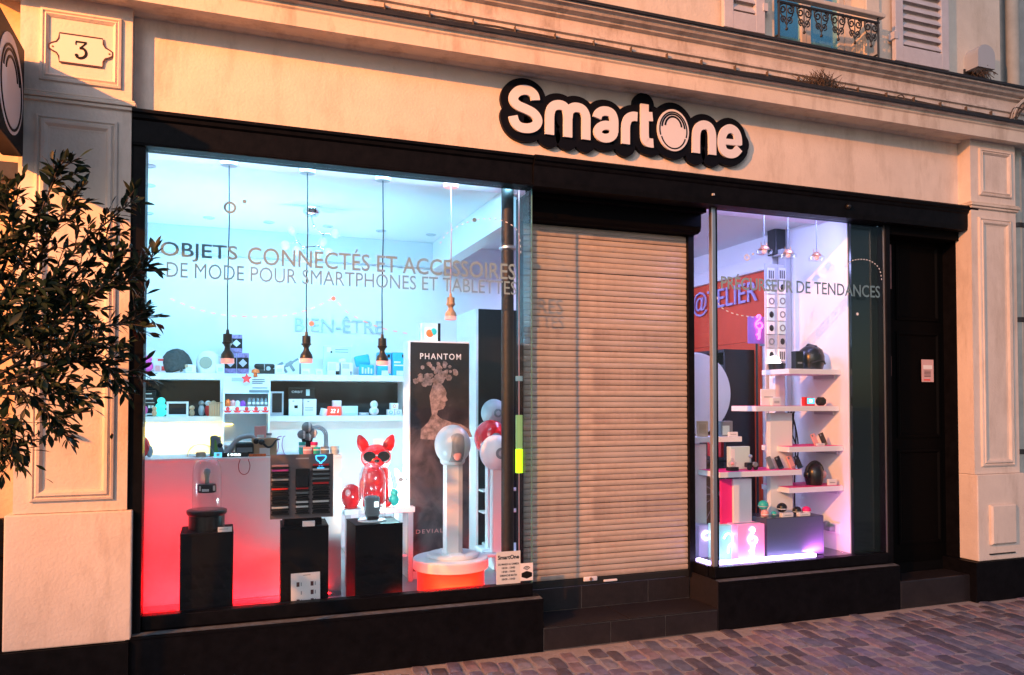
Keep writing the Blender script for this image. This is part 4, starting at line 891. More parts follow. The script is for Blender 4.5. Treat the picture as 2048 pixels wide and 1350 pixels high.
p2, w2, h2 = pedestal(562, 657, 1053, 'black pedestal under the accessory board', rz=R(-3))
p3_, w3, h3 = pedestal(711, 806, 1048, 'black pedestal under the right glass bell jar', rz=R(2))
# bell jar with levitating lamp
X = p1.location.x; t = thing('bell_jar', 'tall glass bell jar on a black round base with floating black charm', 'bell jar', (X - .005, .29, h1))
MB().lathe([(0, 0), (.105, 0), (.105, .085), (.112, .09), (.118, .10), (.118, .118), (.108, .122), (0, .122)], (0, 0, 0), 28).build('base', M_PLK, t, smooth=35)
MB().lathe([(.085, .123), (.085, .34), (.08, .385), (.062, .42), (.03, .44), (0, .445)], (0, 0, 0), 28).build('glass', M_CLEAR, t, smooth=70)
t2 = thing('floating_charm', 'black ring charm with ball handle floating inside the left bell jar', 'ornament', (X - .005, .29, h1))
MB().lathe([(0, .225), (.052, .225), (.055, .23), (.055, .27), (.05, .277), (0, .277)], (0, 0, 0), 20).build('drum', M_PLK, t2, smooth=35); MB().lathe([(.014, .277), (.012, .31), (.016, .335), (.021, .35), (.016, .368), (0, .373)], (0, 0, 0), 12).build('handle', M_PLG, t2, smooth=60)
for a in (-.045, .035): bx('window', M_TEXTW, t2, a, a + .012, -.042, -.030, .238, .268)
bx('label_plate', M_TEXTW, t2, -.028, .012, -.0555, -.050, .235, .25)
t = thing('price_card', 'white price card on the left pedestal beside the bell jar base', 'card', (X + .10, .125, h1)); bx('card', M_LEAFLET, t, -.04, .04, 0, .003, 0, .03); bx('foot', M_LEAFLET, t, -.04, .04, .003, .03, 0, .002); bx('print', M_PLG, t, -.03, .02, -.0008, .0002, .016, .019)
# accessory board
Yb = .20; a, b_ = py(541, 910, Yb), py(666, 1033, Yb); t = thing('accessory_board', 'grey board hung with dark watch straps and cases', 'display board', ((a.x + b_.x) / 2, Yb, b_.z - .0)); bw = b_.x - a.x; bh = a.z - b_.z
bx('board', M_SMOKEGREY, t, -bw / 2, bw / 2, 0, .012, 0, bh); bx('foot', M_PED, t, -.11, .12, -.02, .14, h2 - b_.z, -.002); bx('title', M_PLLG, t, -.04, .04, -.001, .0, bh * .925, bh * .945)
rows = random.Random(4); cm = [M_PLK, M_PLKM, M_PLG, M_PLK, M_REDM, M_PLLG, M_PLK]
for ci, cx_ in enumerate((-.135, 0.0, .115)):
    for r_ in range(11):
        zz = bh * (.83 - .072 * r_) if not (ci == 1 and r_ < 5) else None
        if zz is None: continue
        m = rows.choice(cm); wv = .10 if ci != 1 else .075; m = M_PINK if (ci, r_) == (0, 1) else M_ROSE if (ci, r_) == (0, 0) else M_REDM if (ci, r_) in ((0, 5), (2, 4)) else M_PLW if (ci, r_) in ((2, 1), (0, 9), (1, 8), (1, 9), (2, 8)) else m
        s_ = thing('watch_strap', '%s watch strap from the top in the %s column of the grey board' % ('first second third fourth fifth sixth seventh eighth ninth tenth eleventh'.split()[r_], ('left', 'middle', 'right')[ci]), 'strap', (t.location.x + cx_, Yb, t.location.z + zz), 0, 'watch straps on the grey board')
        bx('band', m, s_, -wv / 2, wv / 2, -.016, -.001, -.0065, .0065, b=.004); bx('holder', M_PLKM, s_, -wv / 2 - .005, wv / 2 + .005, -.026, -.001, -.016, -.009)
s_ = thing('hanging_pouch', 'black pouch hung in the middle of the grey board', 'pouch', (t.location.x + .0, Yb, t.location.z + bh * .48)); bx('pouch', M_PLKM, s_, -.042, .042, -.03, -.001, 0, bh * .30, b=.012); bx('flap', M_PLK, s_, -.043, .043, -.032, -.029, bh * .2, bh * .3)
s_ = thing('neon_cup', 'small blue glowing cup shaped sign at the board corner', 'neon sign', (XX(642, Yb), Yb - .004, ZZ(642, 935, Yb)))
MB().tube(spline([(-.03, 0, .075), (-.025, 0, .05), (-.006, 0, .035), (-.006, 0, .012), (-.02, 0, .0), (.02, 0, .0), (.006, 0, .012), (.006, 0, .035), (.025, 0, .05), (.03, 0, .075), (-.03, 0, .075)], 3), .004, 6).build('tube', M_NEONBL, s_, smooth=60)
bx('price_card', M_LEAFLET, p2, -.015, .06, -.002, .02, h2 - FZ, h2 - FZ + .032)
lf = thing('leaflet', 'white leaflet with small dark product pictures leaning on the middle pedestal', 'leaflet', (XX(614, .09), .075, FZ), R(2), rx=R(-6)); h = .272
bx('sheet', M_LEAFLET, lf, -.088, .088, 0, .003, 0, h); bx('title', M_PLG, lf, -.015, .03, -.001, .0, h * .94, h * .955)
for r_ in range(4):
    for cc in (-.055, .03):
        if not (r_ == 1 and cc < 0): bx('picture', mat('brown_print', (.10, .03, .03), .6), lf, cc, cc + .018 + (.02 if r_ == 3 and cc < 0 else 0), -.001, .0, h * (.70 - .19 * r_), h * (.80 - .19 * r_))
        bx('caption', M_PLG, lf, cc + .026, cc + .031, -.001, .0, h * (.71 - .19 * r_), h * (.79 - .19 * r_))
# right bell jar with speaker
X3 = p3_.location.x; t = thing('bell_jar', 'glass bell jar on the right pedestal covering a small speaker', 'bell jar', (X3 - .02, .28, h3))
MB().lathe([(.088, .0), (.088, .26), (.084, .31), (.066, .35), (.035, .372), (0, .38)], (0, 0, 0), 28).build('glass', M_CLEAR, t, smooth=70); MB().lathe([(.0, .0), (.092, .0), (.092, .006), (.089, .009), (0, .009)], (0, 0, 0), 28).build('base_plate', M_PLW, t, smooth=30)
t = thing('small_speaker', 'small grey upright speaker with white R label inside the bell jar', 'speaker', (X3 - .018, .28, h3 + .009)); bx('body', M_PLG, t, -.047, .047, -.04, .04, .02, .155, b=.018); bx('base', M_PLK, t, -.038, .038, -.033, .033, 0, .02, b=.006)
lp = thing('added_jar_lamp', 'added small cyan white lamp behind the speaker inside the right bell jar', 'lamp', (X3 + .03, .335, h3 + .009)); MB().ball((0, 0, .05), .014, n=12, m=8).build('bulb', mat('added_jar_bulb', (.8, .95, 1), .4, emit=(.55, .9, 1.0), es=30), lp, smooth=80); MB().lathe([(0, 0), (.014, 0), (.010, .036), (0, .036)], (0, 0, 0), 12).build('socket', M_PLW, lp, smooth=40)  # lamp added to throw cyan light on the bulldog's lower body
jl = bpy.data.lights.new('added_jar_light', 'POINT'); jl.energy = 5; jl.color = (.45, .86, 1.0); jl.shadow_soft_size = .02; jo = bpy.data.objects.new('added_jar_light', jl); COL.objects.link(jo); jo.parent = lp; jo.location = (0, .02, .075)
bx('label_patch', M_SCRW, t, .006, .034, -.0415, -.039, .085, .12); text('lettering', 'R', M_INK, t, .012, .092, .014, .02, -.0418, .0005)
# hours card and sticker on the glass
t = thing('opening_hours_card', 'white SmartOne opening hours card at the lower window corner', 'card', (0, 0, 0)); a, b_ = py(992, 1104, .02), py(1040, 1165, .02); wv = b_.x - a.x; hh = a.z - ZB
bx('card', M_LEAFLET, t, a.x, b_.x, .012, .016, ZB + .001, a.z)
text('logo', 'SmartOne', M_INK, t, a.x + .06 * wv, ZB + hh * .76, wv * .88, hh * .13, .0118, .0008, bold=.03)
for k, (s_, f) in enumerate((('DU MARDI AU SAMEDI', .86), ('10H30 - 13H00', .55), ('14H00 - 19H00', .55), ('DIMANCHE MATIN', .7), ('10H30 - 13H00', .55))):
    text('text_line', s_, M_INK, t, a.x + wv * (1 - f) / 2, ZB + hh * (.58 - .115 * k), wv * f, hh * .062, .0118, .0006, bold=.02)
t = thing('glass_sticker', 'small white sticker with black hexagon and signal waves', 'sticker', (0, 0, 0)); a, b_ = py(1041, 1127, -.007), py(1066, 1160, -.007); hh = a.z - b_.z; wv = b_.x - a.x; xc = (a.x + b_.x) / 2
bx('sheet', M_LEAFLET, t, a.x, b_.x, -.007, -.005, b_.z, a.z); MB().prism([(xc + wv * .42 * p, b_.z + hh * (.33 + .22 * q_)) for p, q_ in ((-1, -.5), (0, -1), (1, -.5), (1, .5), (0, 1), (-1, .5))], -.0078, -.0068).build('hexagon', M_INK, t)
for r_ in (.10, .2, .3): MB().ribbon([(xc + wv * r_ * math.cos(R(q_)), b_.z + hh * .58 + wv * r_ * math.sin(R(q_))) for q_ in range(30, 160, 15)], .005, -.0078, -.0068).build('wave', M_INK, t)

# ---------------- column and hanging lime tube
t = thing('iron_column', 'old dark round iron column behind the window corner', 'column', (XX(1015, .16), .16, 0)); MB().tube([(0, 0, FZ), (0, 0, 3.17)], .043, 20).build('shaft', M_IRON, t, smooth=60)
MB().lathe([(.045, 2.70), (.058, 2.71), (.058, 2.725), (.045, 2.735)], (0, 0, 0), 18).build('ring', M_ALU, t, smooth=40); MB().lathe([(0, FZ), (.06, FZ), (.06, FZ + .05), (.045, FZ + .07)], (0, 0, 0), 18).build('foot', M_IRON, t, smooth=40)
t = thing('lime_tube_lamp', 'hanging square tube glowing lime green beside the roller shutter', 'lamp', (XX(1038, .205), .205, 0)); zt, zl, zb = ZZ(1038, 830, .2), ZZ(1038, 898, .2), ZZ(1038, 946, .2)
bx('tube', M_LIMEP, t, -.022, .022, -.015, .015, zl + .001, zt, b=.004); bx('tube', M_LIME, t, -.023, .023, -.016, .016, zb, zl, b=.004); bx('wire', M_ROSE, t, -.004, .004, -.003, .003, zt, 3.17); bx('clip', M_PALEC, t, -.022, .022, -.01, .01, ZZ(1038, 762, .2), ZZ(1038, 752, .2)); bx('lower_wire', M_ROSE, t, -.003, .003, -.003, .003, FZ, zb)

# ---------------- poster totem
Yp = .88; a, b_ = py(821, 684, Yp), py(938, 684, Yp); t = thing('poster_totem', 'tall poster box reading PHANTOM with a pale statue head in smoke', 'poster', (0, 0, 0)); pw = b_.x - a.x; pz1 = a.z; pz0 = FZ + .06
bx('box', M_WHITE, t, a.x - .006, b_.x + .006, Yp + .002, Yp + .22, FZ, pz1 + .012, b=.002)
mp = bpy.data.materials.new('smoky_print'); mp.use_nodes = True; n = mp.node_tree.nodes; L = mp.node_tree.links; bs_ = n['Principled BSDF']; bs_.inputs['Roughness'].default_value = .6
tc = n.new('ShaderNodeTexCoord'); ns = n.new('ShaderNodeTexNoise'); ns.inputs['Scale'].default_value = 5; ns.inputs['Detail'].default_value = 8; ns.inputs['Distortion'].default_value = .8; L.new(tc.outputs['Object'], ns.inputs['Vector'])
sp = n.new('ShaderNodeSeparateXYZ'); L.new(tc.outputs['Object'], sp.inputs[0]); mr = n.new('ShaderNodeMapRange'); mr.inputs[1].default_value = pz1 - .05; mr.inputs[2].default_value = pz1 - 1.0; mr.inputs[3].default_value = -.28; mr.inputs[4].default_value = .30; L.new(sp.outputs['Z'], mr.inputs[0])
ad = n.new('ShaderNodeMath'); ad.operation = 'ADD'; L.new(ns.outputs['Fac'], ad.inputs[0]); L.new(mr.outputs[0], ad.inputs[1]); cr = n.new('ShaderNodeValToRGB'); e = cr.color_ramp.elements; e[0].position = .40; e[0].color = (.010, .009, .012, 1); e[1].position = .85; e[1].color = (.15, .11, .115, 1); e.new(.6).color = (.03, .025, .03, 1)
L.new(ad.outputs[0], cr.inputs[0]); L.new(cr.outputs[0], bs_.inputs['Base Color'])
bx('print_sheet', mp, t, a.x, b_.x, Yp - .001, Yp + .0015, pz0, pz1)
text('lettering', 'PHANTOM', M_TEXTW, t, a.x + pw * .16, ZZ(880, 719, Yp), pw * .70, .046, Yp - .0012, .0008, bold=.01, space=1.25); text('lettering', 'DEVIALET', M_ROSE, t, a.x + pw * .10, ZZ(860, 1066, Yp), pw * .62, .03, Yp - .0012, .0008, space=1.3)
M_BUST = mat('statue_print', (.30, .22, .20), .7, var=.75, vs=28)
def pp(x, y): x, y = 876 + (x - 874) * 1.22, 800 + (y - 802) * 1.22; p = py(x, min(y, 1090), Yp); return (p.x, p.z)
bust = thing  # profile silhouette printed on the sheet
MB().prism([pp(*q) for q in ((866, 775), (873, 771), (880, 776), (885, 783), (888, 790), (887, 796), (890, 802), (886, 805), (886, 811), (882, 817), (874, 819), (872, 826), (878, 832), (895, 838), (912, 842), (925, 850), (930, 862), (880, 868), (845, 866), (846, 850), (858, 838), (864, 826), (862, 812), (860, 795))], Yp - .0022, Yp - .0008).build('statue_print', M_BUST, t)
rr = random.Random(8); crown = MB()
for k in range(46):
    an = rr.uniform(R(15), R(190)); r_ = rr.uniform(8, 36); c_ = (872 + r_ * 1.05 * math.cos(an), 776 - r_ * math.sin(an)); s_ = rr.uniform(2.5, 6)
    crown.prism([pp(c_[0] + s_ * math.cos(q + k) * rr.uniform(.6, 1.2), c_[1] + s_ * math.sin(q + k)) for q in (0, 1.1, 2.2, 3.3, 4.4, 5.4)], Yp - .0023 - .00003 * k, Yp - .0008)
crown.build('headdress_print', M_BUST, t)
t, wv, h = pack('gift_carton', 'pale open carton with fruit picture on top of the poster totem', 'box', 843, 881, 646, Yp + .08, pz1 + .012, .08, M_PALEC, [(.15, .2, .6, .75, M_WHITE), (.86, .0, 1.0, 1.0, M_INK)])
MB().ball((-.01, -.002, h * .45), .03, .004, .03, n=10, m=8).build('print', M_ORANGE, t); MB().ball((.02, -.002, h * .55), .024, .004, .026, n=10, m=8).build('print', M_TEAL, t)
# ---------------- drum and large speaker
Yd = .42; X = XX(902, Yd); zd = ZZ(902, 1113, Yd); t = thing('drum_table', 'round white drum table with red glow put into its colour under the big speaker', 'table', (X, Yd, FZ)); hd_ = zd - FZ
MB().lathe([(0, 0), (.235, 0), (.235, hd_ * .70), (0, hd_ * .70)], (0, 0, 0), 40).build('body', mat('painted_red_glow', (.85, .10, .05), .35, emit=(1, .02, .005), es=.12), t, smooth=35); MB().lathe([(0, hd_ * .702), (.262, hd_ * .702), (.265, hd_ * .74), (.265, hd_ - .008), (.258, hd_), (0, hd_)], (0, 0, 0), 40).build('top', M_WHITE, t, smooth=35)  # red light on the drum put into its colour and faint emission
t = thing('sphere_speaker', 'large white spherical speaker on a tall angular stand', 'speaker', (X + .012, Yd, zd)); H0 = ZZ(905, 925, Yd) - zd
MB().lathe([(.10, .0), (.18, .0), (.186, .012), (.18, .024), (.165, .03), (.115, .03), (.10, .02)], (0, 0, 0), 36).build('base_ring', M_PLW, t, smooth=40); bx('base_bridge', M_PLW, t, -.05, .05, -.17, .16, .004, .034, b=.006)
for k in (-.03, 0, .03): bx('socket', M_PLK, t, k - .009, k + .009, -.172, -.166, .010, .022)
MB().prism([(-.055, .03), (.058, .03), (.058, H0 - .01), (-.055, H0 - .01)], -.05, .05).build('post', M_PLW, t); bx('post_face', M_PLLG, t, .03, .0585, -.0515, -.0495, .03, H0 - .015)
zc = H0 + .125
MB().ball((0, 0, zc), .126, .15, .142, n=32, m=20).build('body', M_PLW, t, smooth=80); MB().lathe([(.075, H0 - .012), (.085, H0), (.09, H0 + .03)], (0, 0, 0), 24).build('collar', M_PLW, t, smooth=40)
gm = MB()
for k in range(11):
    xx = -.042 + .0084 * k; top = .045 + .04 * math.sqrt(max(0, 1 - (xx / .05) ** 2))
    pts = []
    for q in range(9):
        zz = -.115 + (top + .115) * q / 8; yy = -.15 * math.sqrt(max(0.02, 1 - (xx / .126) ** 2 - (zz / .142) ** 2)) - .001; pts.append((xx, yy, zc + zz))
    gm = MB().tube(pts, .0022, 4); gm.build('vent_slot', mat('slot_grey', (.10, .09, .09), .6), t)
MB().ball((0.0, -.128, zc - .06), .03, .014, .045, n=14, m=10).build('badge', M_ROSE, t, smooth=80)
# ---------------- black mirror panel, three more speakers behind
Yk = 1.45; a, b_ = py(957, 617, Yk), py(1035, 617, Yk); t = thing('mirror_totem', 'tall glossy black display panel with white sides behind the column', 'display panel')
bx('face', M_PLK, t, a.x, b_.x, Yk, Yk + .02, FZ + .1, a.z - .002); bx('side', M_WHITE, t, a.x - .022, a.x - .001, Yk - .001, Yk + .6, FZ, a.z, b=.002); bx('base', M_WHITE, t, a.x - .02, b_.x, Yk - .5, Yk - .002, FZ, FZ + .12, b=.004)
bx('shelf', M_WHITE, t, a.x, b_.x, Yk - .14, Yk - .002, .72, .735); bx('shelf', M_WHITE, t, a.x, b_.x, Yk - .14, Yk - .002, .90, .915)
def mini(x, yc, rpx, Y, m, label, post=None):
    c = py(x, yc, Y); r_ = rpx / (FPX / (c - _C).dot(_F)); t = thing('sphere_speaker', label, 'speaker', (c.x, Y, 0)); MB().ball((0, 0, c.z), r_, r_, r_ * 1.08, n=24, m=16).build('body', m, t, smooth=80)
    MB().lathe([(r_ * .22, .0), (r_ * .34, .004), (r_ * .34, .012), (r_ * .2, .014), (0, .014)], (0, -r_ * .98, c.z), 18, axis='y').build('driver_ring', M_PLG, t, smooth=40); MB().lathe([(0, 0), (r_ * .18, 0), (r_ * .18, .006), (0, .006)], (0, -r_ * 1.01, c.z), 14, axis='y').build('driver', M_PLLG, t)
    MB().box(-r_ * .28, r_ * .28, -r_ * .25, r_ * .25, FZ + .122 if post is None else post, c.z - r_ * .9).build('post', M_PLW, t); bx('foot', M_PLW, t, -r_ * .8, r_ * .8, -r_ * .7, r_ * .6, FZ + .121 if post is None else post, (FZ + .145) if post is None else post + .02, b=.008)
    return t
mini(988, 826, 26, 1.38, M_PLLG, 'pale grey spherical speaker highest in front of the black panel'); mini(982, 876, 34, 1.20, M_RED, 'red spherical speaker in front of the black panel'); mini(992, 905, 33, .98, M_PLW, 'white spherical speaker on a post below the red one')
# ---------------- low table, bulldog speakers
Yt = .80; tz = ZZ(745, 1012, .95); t = thing('low_table', 'low white table carrying the red bulldog speaker', 'table', (0, 0, 0)); tx0, tx1 = XX(684, .95), XX(822, .95)
bx('top', M_WHITE, t, tx0, tx1, Yt, Yt + .6, tz - .04, tz, b=.004)
for xx in (tx0 + .03, tx1 - .03):
    for yy in (Yt + .03, Yt + .55): bx('leg', M_PLLG, t, xx - .018, xx + .018, yy - .018, yy + .018, FZ, tz - .04)
bx('lower_shelf', M_GREYW, t, tx0 + .05, tx1 - .05, Yt + .05, Yt + .53, FZ + .18, FZ + .2)
def bulldog(x, Y, h, m, gm, label, shades=True, glasses=M_PLK):
    t = thing('bulldog_speaker', label, 'speaker', (XX(x, Y), Y, tz), R(-8)); k = h / .54
    def B(pn, mm, c, r, rot=None):
        b = MB().ball((0, 0, 0), *[q * k for q in r], n=18, m=12); Mx = Matrix.Translation([q * k for q in c]) @ (rot or Matrix.Identity(4)); b.xf(Mx); return b.build(pn, mm, t, smooth=80)
    body = MB(); 
    for c, r in (((0, .04, .15), (.135, .12, .16)), ((0, .0, .24), (.115, .095, .12)), ((0, -.03, .395), (.125, .105, .105)), ((0, -.105, .365), (.075, .055, .058)), ((0, .0, .31), (.085, .075, .08)), ((-.07, -.04, .10), (.04, .045, .11)), ((.07, -.04, .10), (.04, .045, .11)), ((-.085, -.09, .022), (.045, .055, .024)), ((.085, -.09, .022), (.045, .055, .024))):
        body.ball([q * k for q in c], *[q * k for q in r], n=20, m=14)
    me = body.build('body', m, t, smooth=80); md = me.modifiers.new('r', 'REMESH'); md.mode = 'VOXEL'; md.voxel_size = .011 * k; md.use_smooth_shade = True; sm_ = me.modifiers.new('s', 'SMOOTH'); sm_.factor = .6; sm_.iterations = 8
    for s_ in (-1, 1):
        ear = MB().lathe([(0, .13), (.016, .12), (.036, .085), (.046, .045), (.04, 0), (.03, -.01)], (0, 0, 0), 14, sy=.35).xf(Matrix.Diagonal((k, k, k, 1)) @ Matrix.Translation((s_ * .088, -.01, .455)) @ Matrix.Rotation(R(s_ * 22), 4, 'Y')); ear.build('ear', m, t, smooth=60)
    if shades:
        for s_ in (-1, 1):
            MB().lathe([(0, 0), (.046, 0), (.05, .006), (.046, .014), (0, .014)], (s_ * .056 * k, -.148 * k, .405 * k), 18, axis='y', sx=k, sy=.85 * k).build('lens', glasses, t, smooth=40)
        MB().tube([(-.01 * k, -.145 * k, .415 * k), (.01 * k, -.145 * k, .415 * k)], .006 * k, 6).build('bridge', M_PLLG, t)
    MB().ball((0, -.162 * k, .372 * k), .022 * k, .012 * k, .014 * k, n=10, m=8).build('nose', M_PLK, t, smooth=80)
    return t
b = bulldog(752, .97, .50, M_RED, None, 'glossy red bulldog shaped speaker wearing black sunglasses')
bx('label_card', M_LEAFLET, b, -.02, .05, -.06, -.056, .462, .50)
blob([('ball', M_RED, (0, 0, .09), (.075, .07, .09)), ('foot', M_REDM, (0, 0, .01), (.05, .045, .012)), ('spot', M_ROSE, (-.03, -.055, .12), (.02, .02, .025))], 'red_egg_speaker', 'glossy red egg shaped speaker left of the bulldog', 'speaker', 703, .86, tz)
b = bulldog(808, 1.02, .25, M_GLOWDOG, None, 'small glowing white bulldog lamp right of the red one', True, M_PLG)
blob([('body', M_TEAL, (0, 0, .045), (.04, .035, .045)), ('head', M_TEAL, (0, -.01, .10), (.03, .028, .03))], 'teal_toy', 'small dark teal toy beside the red bulldog', 'toy', 789, .90, tz)
area_light('bulldog_glow_fill', (XX(800, 1.25), 1.32, tz + .16), (-.4, -1, -.5), .12, .18, 26, (.45, .88, 1.0))  # unseen area light added behind the white bulldog to strengthen its glow
# ---------------- things on the counter
zc_ = CTOP; Yq = CY0 + .06
def ctr(x): return (XX(x, Yq), Yq, zc_)
t = thing('clear_dome', 'low clear plastic dome over a small box on the counter', 'dome', (XX(402, Yq), Yq + .10, zc_)); MB().lathe([(.085, 0), (.083, .03), (.07, .06), (.045, .078), (0, .085)], (0, 0, 0), 24).build('dome', M_CLEAR, t, smooth=70); MB().tube([(.086 * math.cos(R(20 * q)), 0, .084 * math.sin(R(20 * q))) for q in range(10)], .003, 5).build('rim', M_PLLG, t); bx('inner_box', M_WOODL, t, -.03, .03, -.02, .02, 0, .03)
pack('blue_screen_card', 'small glowing blue screen left of the LED clock', 'screen', 428, 444, 905, Yq - .02, zc_, .02, M_SCRB, [(.3, .2, .7, .8, M_TEXTW)])
t, wv, h = pack('led_clock', 'black LED clock showing 1988 on the counter edge', 'clock', 444, 496, 905, Yq - .03, zc_, .04, M_PLK, []); text('digits', '1988', M_SCRW, t, -.28 * wv, h * .26, wv * .5, h * .52, -.0005, .001, bold=.03)
t, wv, h = pack('wooden_clock', 'small orange wooden clock right of the LED clock', 'clock', 498, 532, 908, Yq - .03, zc_, .04, M_ORANGE, []); text('digits', '10:12', M_INK, t, -.25 * wv, h * .35, wv * .5, h * .4, -.0005, .001)
pack('green_carton', 'small green carton behind the LED clock', 'box', 420, 442, 873, Yq + .12, zc_, .03, M_GREEN, [(.1, .1, .4, .9, M_PLG)])
t = thing('robot_vacuum_handle', 'grey curved handheld gadget with jointed arm on the counter', 'gadget', (XX(455, Yq), Yq + .08, zc_))
MB().tube(spline([(-.02, 0, 0), (-.045, 0, .06), (-.055, 0, .11), (-.075, 0, .13), (-.10, 0, .125)], 5), .018, 10, r1=.013).build('curved_arm', M_PLG, t, smooth=60); MB().tube(spline([(-.01, 0, .01), (.03, 0, .06), (.07, 0, .115), (.14, 0, .135), (.18, 0, .12)], 5), .022, 10, r1=.014).build('long_arm', M_PLLG, t, smooth=60); bx('base', M_PLK, t, -.05, .05, -.04, .04, 0, .018, b=.006); MB().ball((-.045, -.02, .075), .018, n=10, m=8).build('joint', M_PLK, t, smooth=80)
t = thing('headset', 'black virtual reality headset on the counter', 'headset', (XX(490, Yq), Yq + .05, zc_)); bx('visor', M_PLK, t, -.06, .06, -.04, .05, 0, .095, b=.02); bx('strap', M_PLKM, t, -.055, .055, .05, .10, .03, .08, b=.01); MB().ball((.075, -.01, .10), .022, n=12, m=8).build('knob', M_PLK, t, smooth=80); bx('lens_band', M_PLG, t, -.05, .05, -.043, -.039, .03, .06, b=.001)
t, wv, h = pack('earphone_carton', 'kraft carton with black earphones on the counter', 'box', 504, 554, 876, Yq + .03, zc_, .06, M_CARD, [(.3, .03, .72, .45, M_LEAFLET), (.10, .68, .16, .74, M_INK)])
MB().tube(spline([(-.03, -.01, .10), (-.01, -.02, .085), (.02, -.02, .06), (.05, -.015, .07), (.075, -.01, .105), (.10, -.01, .11)], 5), .010, 8, r1=.004).build('earphone', M_PLK, t, smooth=60); MB().ball((-.02, -.02, .095), .022, .018, .02, n=10, m=8).build('ear_bud', M_PLK, t, smooth=80)
pack('pink_card', 'pale pink card standing behind the kraft carton', 'card', 509, 533, 852, Yq + .14, zc_, .012, M_ROSE, [(.2, .6, .8, .7, M_TEXTW)])
t = thing('dark_tumbler', 'dark striped tumbler behind the kraft carton', 'tumbler', (XX(537, Yq + .16), Yq + .16, zc_)); MB().lathe([(0, 0), (.016, 0), (.024, .15), (.02, .15), (0, .14)], (0, 0, 0), 14).build('cup', M_PLG, t, smooth=40); MB().lathe([(.0225, .12), (.0235, .135)], (0, 0, 0), 14).build('band', M_PLW, t)
t = thing('wire_stand', 'thin violet wire earphone stand on the counter', 'stand', (XX(563, Yq), Yq + .08, zc_)); 
for dx in (-.012, .012): MB().tube(spline([(dx * 2.5, 0, 0), (dx, 0, .06), (dx * 1.5, 0, .12), (dx + .02, 0, .13)], 5), .0025, 5).build('wire', M_PURPLEP, t)
MB().lathe([(0, 0), (.04, 0), (.04, .005), (0, .006)], (0, 0, 0), 14).build('foot', M_PURPLEP, t)
t = thing('ball_bouquet', 'bouquet of black and white massage balls in a dark holder', 'bouquet', (XX(617, Yq), Yq + .08, zc_))
for (x, z, r_) in ((.0, .19, .038), (-.035, .14, .032), (.04, .145, .033), (.005, .125, .03)):
    MB().ball((x, 0, z), r_, n=14, m=10).build('ball', M_PLG, t, smooth=80); MB().tube([(x * .9, 0, z), (x * .2, 0, .02)], .013, 8).build('handle', M_PLKM, t, smooth=60); MB().lathe([(r_ * .97, -.008), (r_ * 1.02, 0), (r_ * .97, .008)], (x + .012, 0, z), 14, axis='x').build('stripe', M_PLW, t, smooth=60)
bx('holder', M_PLK, t, -.04, .04, -.03, .03, 0, .03, b=.008)
t = thing('grey_arch', 'grey ridged arch shaped lamp behind the ball bouquet', 'lamp', (XX(634, Yq + .2), Yq + .2, zc_))
for r_ in (.055, .066, .077): MB().tube([(-r_, 0, 0), (-r_, 0, .12)] + [(r_ * math.cos(R(q)), 0, .12 + r_ * math.sin(R(q))) for q in range(170, 0, -10)] + [(r_, 0, .12), (r_, 0, 0)], .0055, 6).build('rib', M_PLLG, t, smooth=60)
for (x0, x1, yt, m, lab, dy) in ((598, 612, 884, M_TEAL, 'small teal pot left of the ball bouquet', .03), (622, 636, 884, M_MAG, 'small magenta pot right of the ball bouquet', .03), (607, 625, 894, M_ROSE, 'small pink wristband in front of the ball bouquet', -.02), (627, 641, 894, M_TEAL, 'small teal wristband in front of the arch lamp', -.02), (642, 659, 893, M_PLG, 'small dark grey wristband on the counter end', -.02), (661, 679, 892, mat('clear_cup', (.6, .7, .72), .1), 'small clear cup at the right end of the counter', .0)):
    a_, b_ = XX(x0, Yq + dy), XX(x1, Yq + dy); t = thing('wristband' if 'wrist' in lab else ('cup' if 'cup' in lab else 'pot'), lab, 'wristband' if 'wrist' in lab else ('cup' if 'cup' in lab else 'pot'), ((a_ + b_) / 2, Yq + dy, zc_)); r_ = (b_ - a_) / 2; h = max(.015, ZZ((x0 + x1) / 2, yt, Yq + dy) - zc_)
    MB().lathe([(r_ * .8, 0), (r_, h * .3), (r_, h), (r_ * .86, h), (r_ * .8, h * .2), (0, h * .15)], (0, 0, 0), 14, sy=.7).build('body', m, t, smooth=50); MB().lathe([(r_ * 1.01, h * .6), (r_ * 1.02, h * .75)], (0, 0, 0), 14, sy=.7).build('band', M_PLW, t)
t = thing('cable_loop', 'thin dark red cable loop hanging over the counter front', 'cable', (0, 0, 0)); P = [py(x, y, CY0 - .008) for x, y in ((497, 920), (500, 932), (496, 945), (487, 949), (479, 943), (477, 930), (480, 920))]; MB().tube(spline([P[0] + Vector((0, .03, .012))] + P + [P[-1] + Vector((0, .03, .012))], 5), .0025, 5).build('cable', mat('dark_red_cable', (.25, .02, .03), .5), t, smooth=60)
blob([('body', M_RED, (0, 0, .07), (.06, .05, .075)), ('cap', M_PLLG, (.055, 0, .04), (.022, .02, .04))], 'red_speaker', 'red rounded speaker with grey end behind the counter at the left', 'speaker', 282, Yq + .14, zc_)

# ================================================================== RIGHT DISPLAY WINDOW
VF = ZB   # display floor
SX = 4.785  # face of the side wall
struct('vitrine_floor', MB().box(RX0 + .031, 4.789, .051, .62, .33, VF - .006), mat('dark_blue_floor', (.05, .05, .08), .15))
t = thing('led_strip_light', 'bright lavender LED strip along the right window sill', 'light strip'); x1 = XX(1628, .07)
bx('strip', M_LED, t, RX0 + .055, x1, .062, .10, VF - .004, VF + .022); bx('strip', M_LED, t, RX0 + .012, RX0 + .048, .10, .25, VF - .004, VF + .018); bx('end_cap', M_PLK, t, x1, x1 + .01, .06, .102, VF - .004, VF + .024)
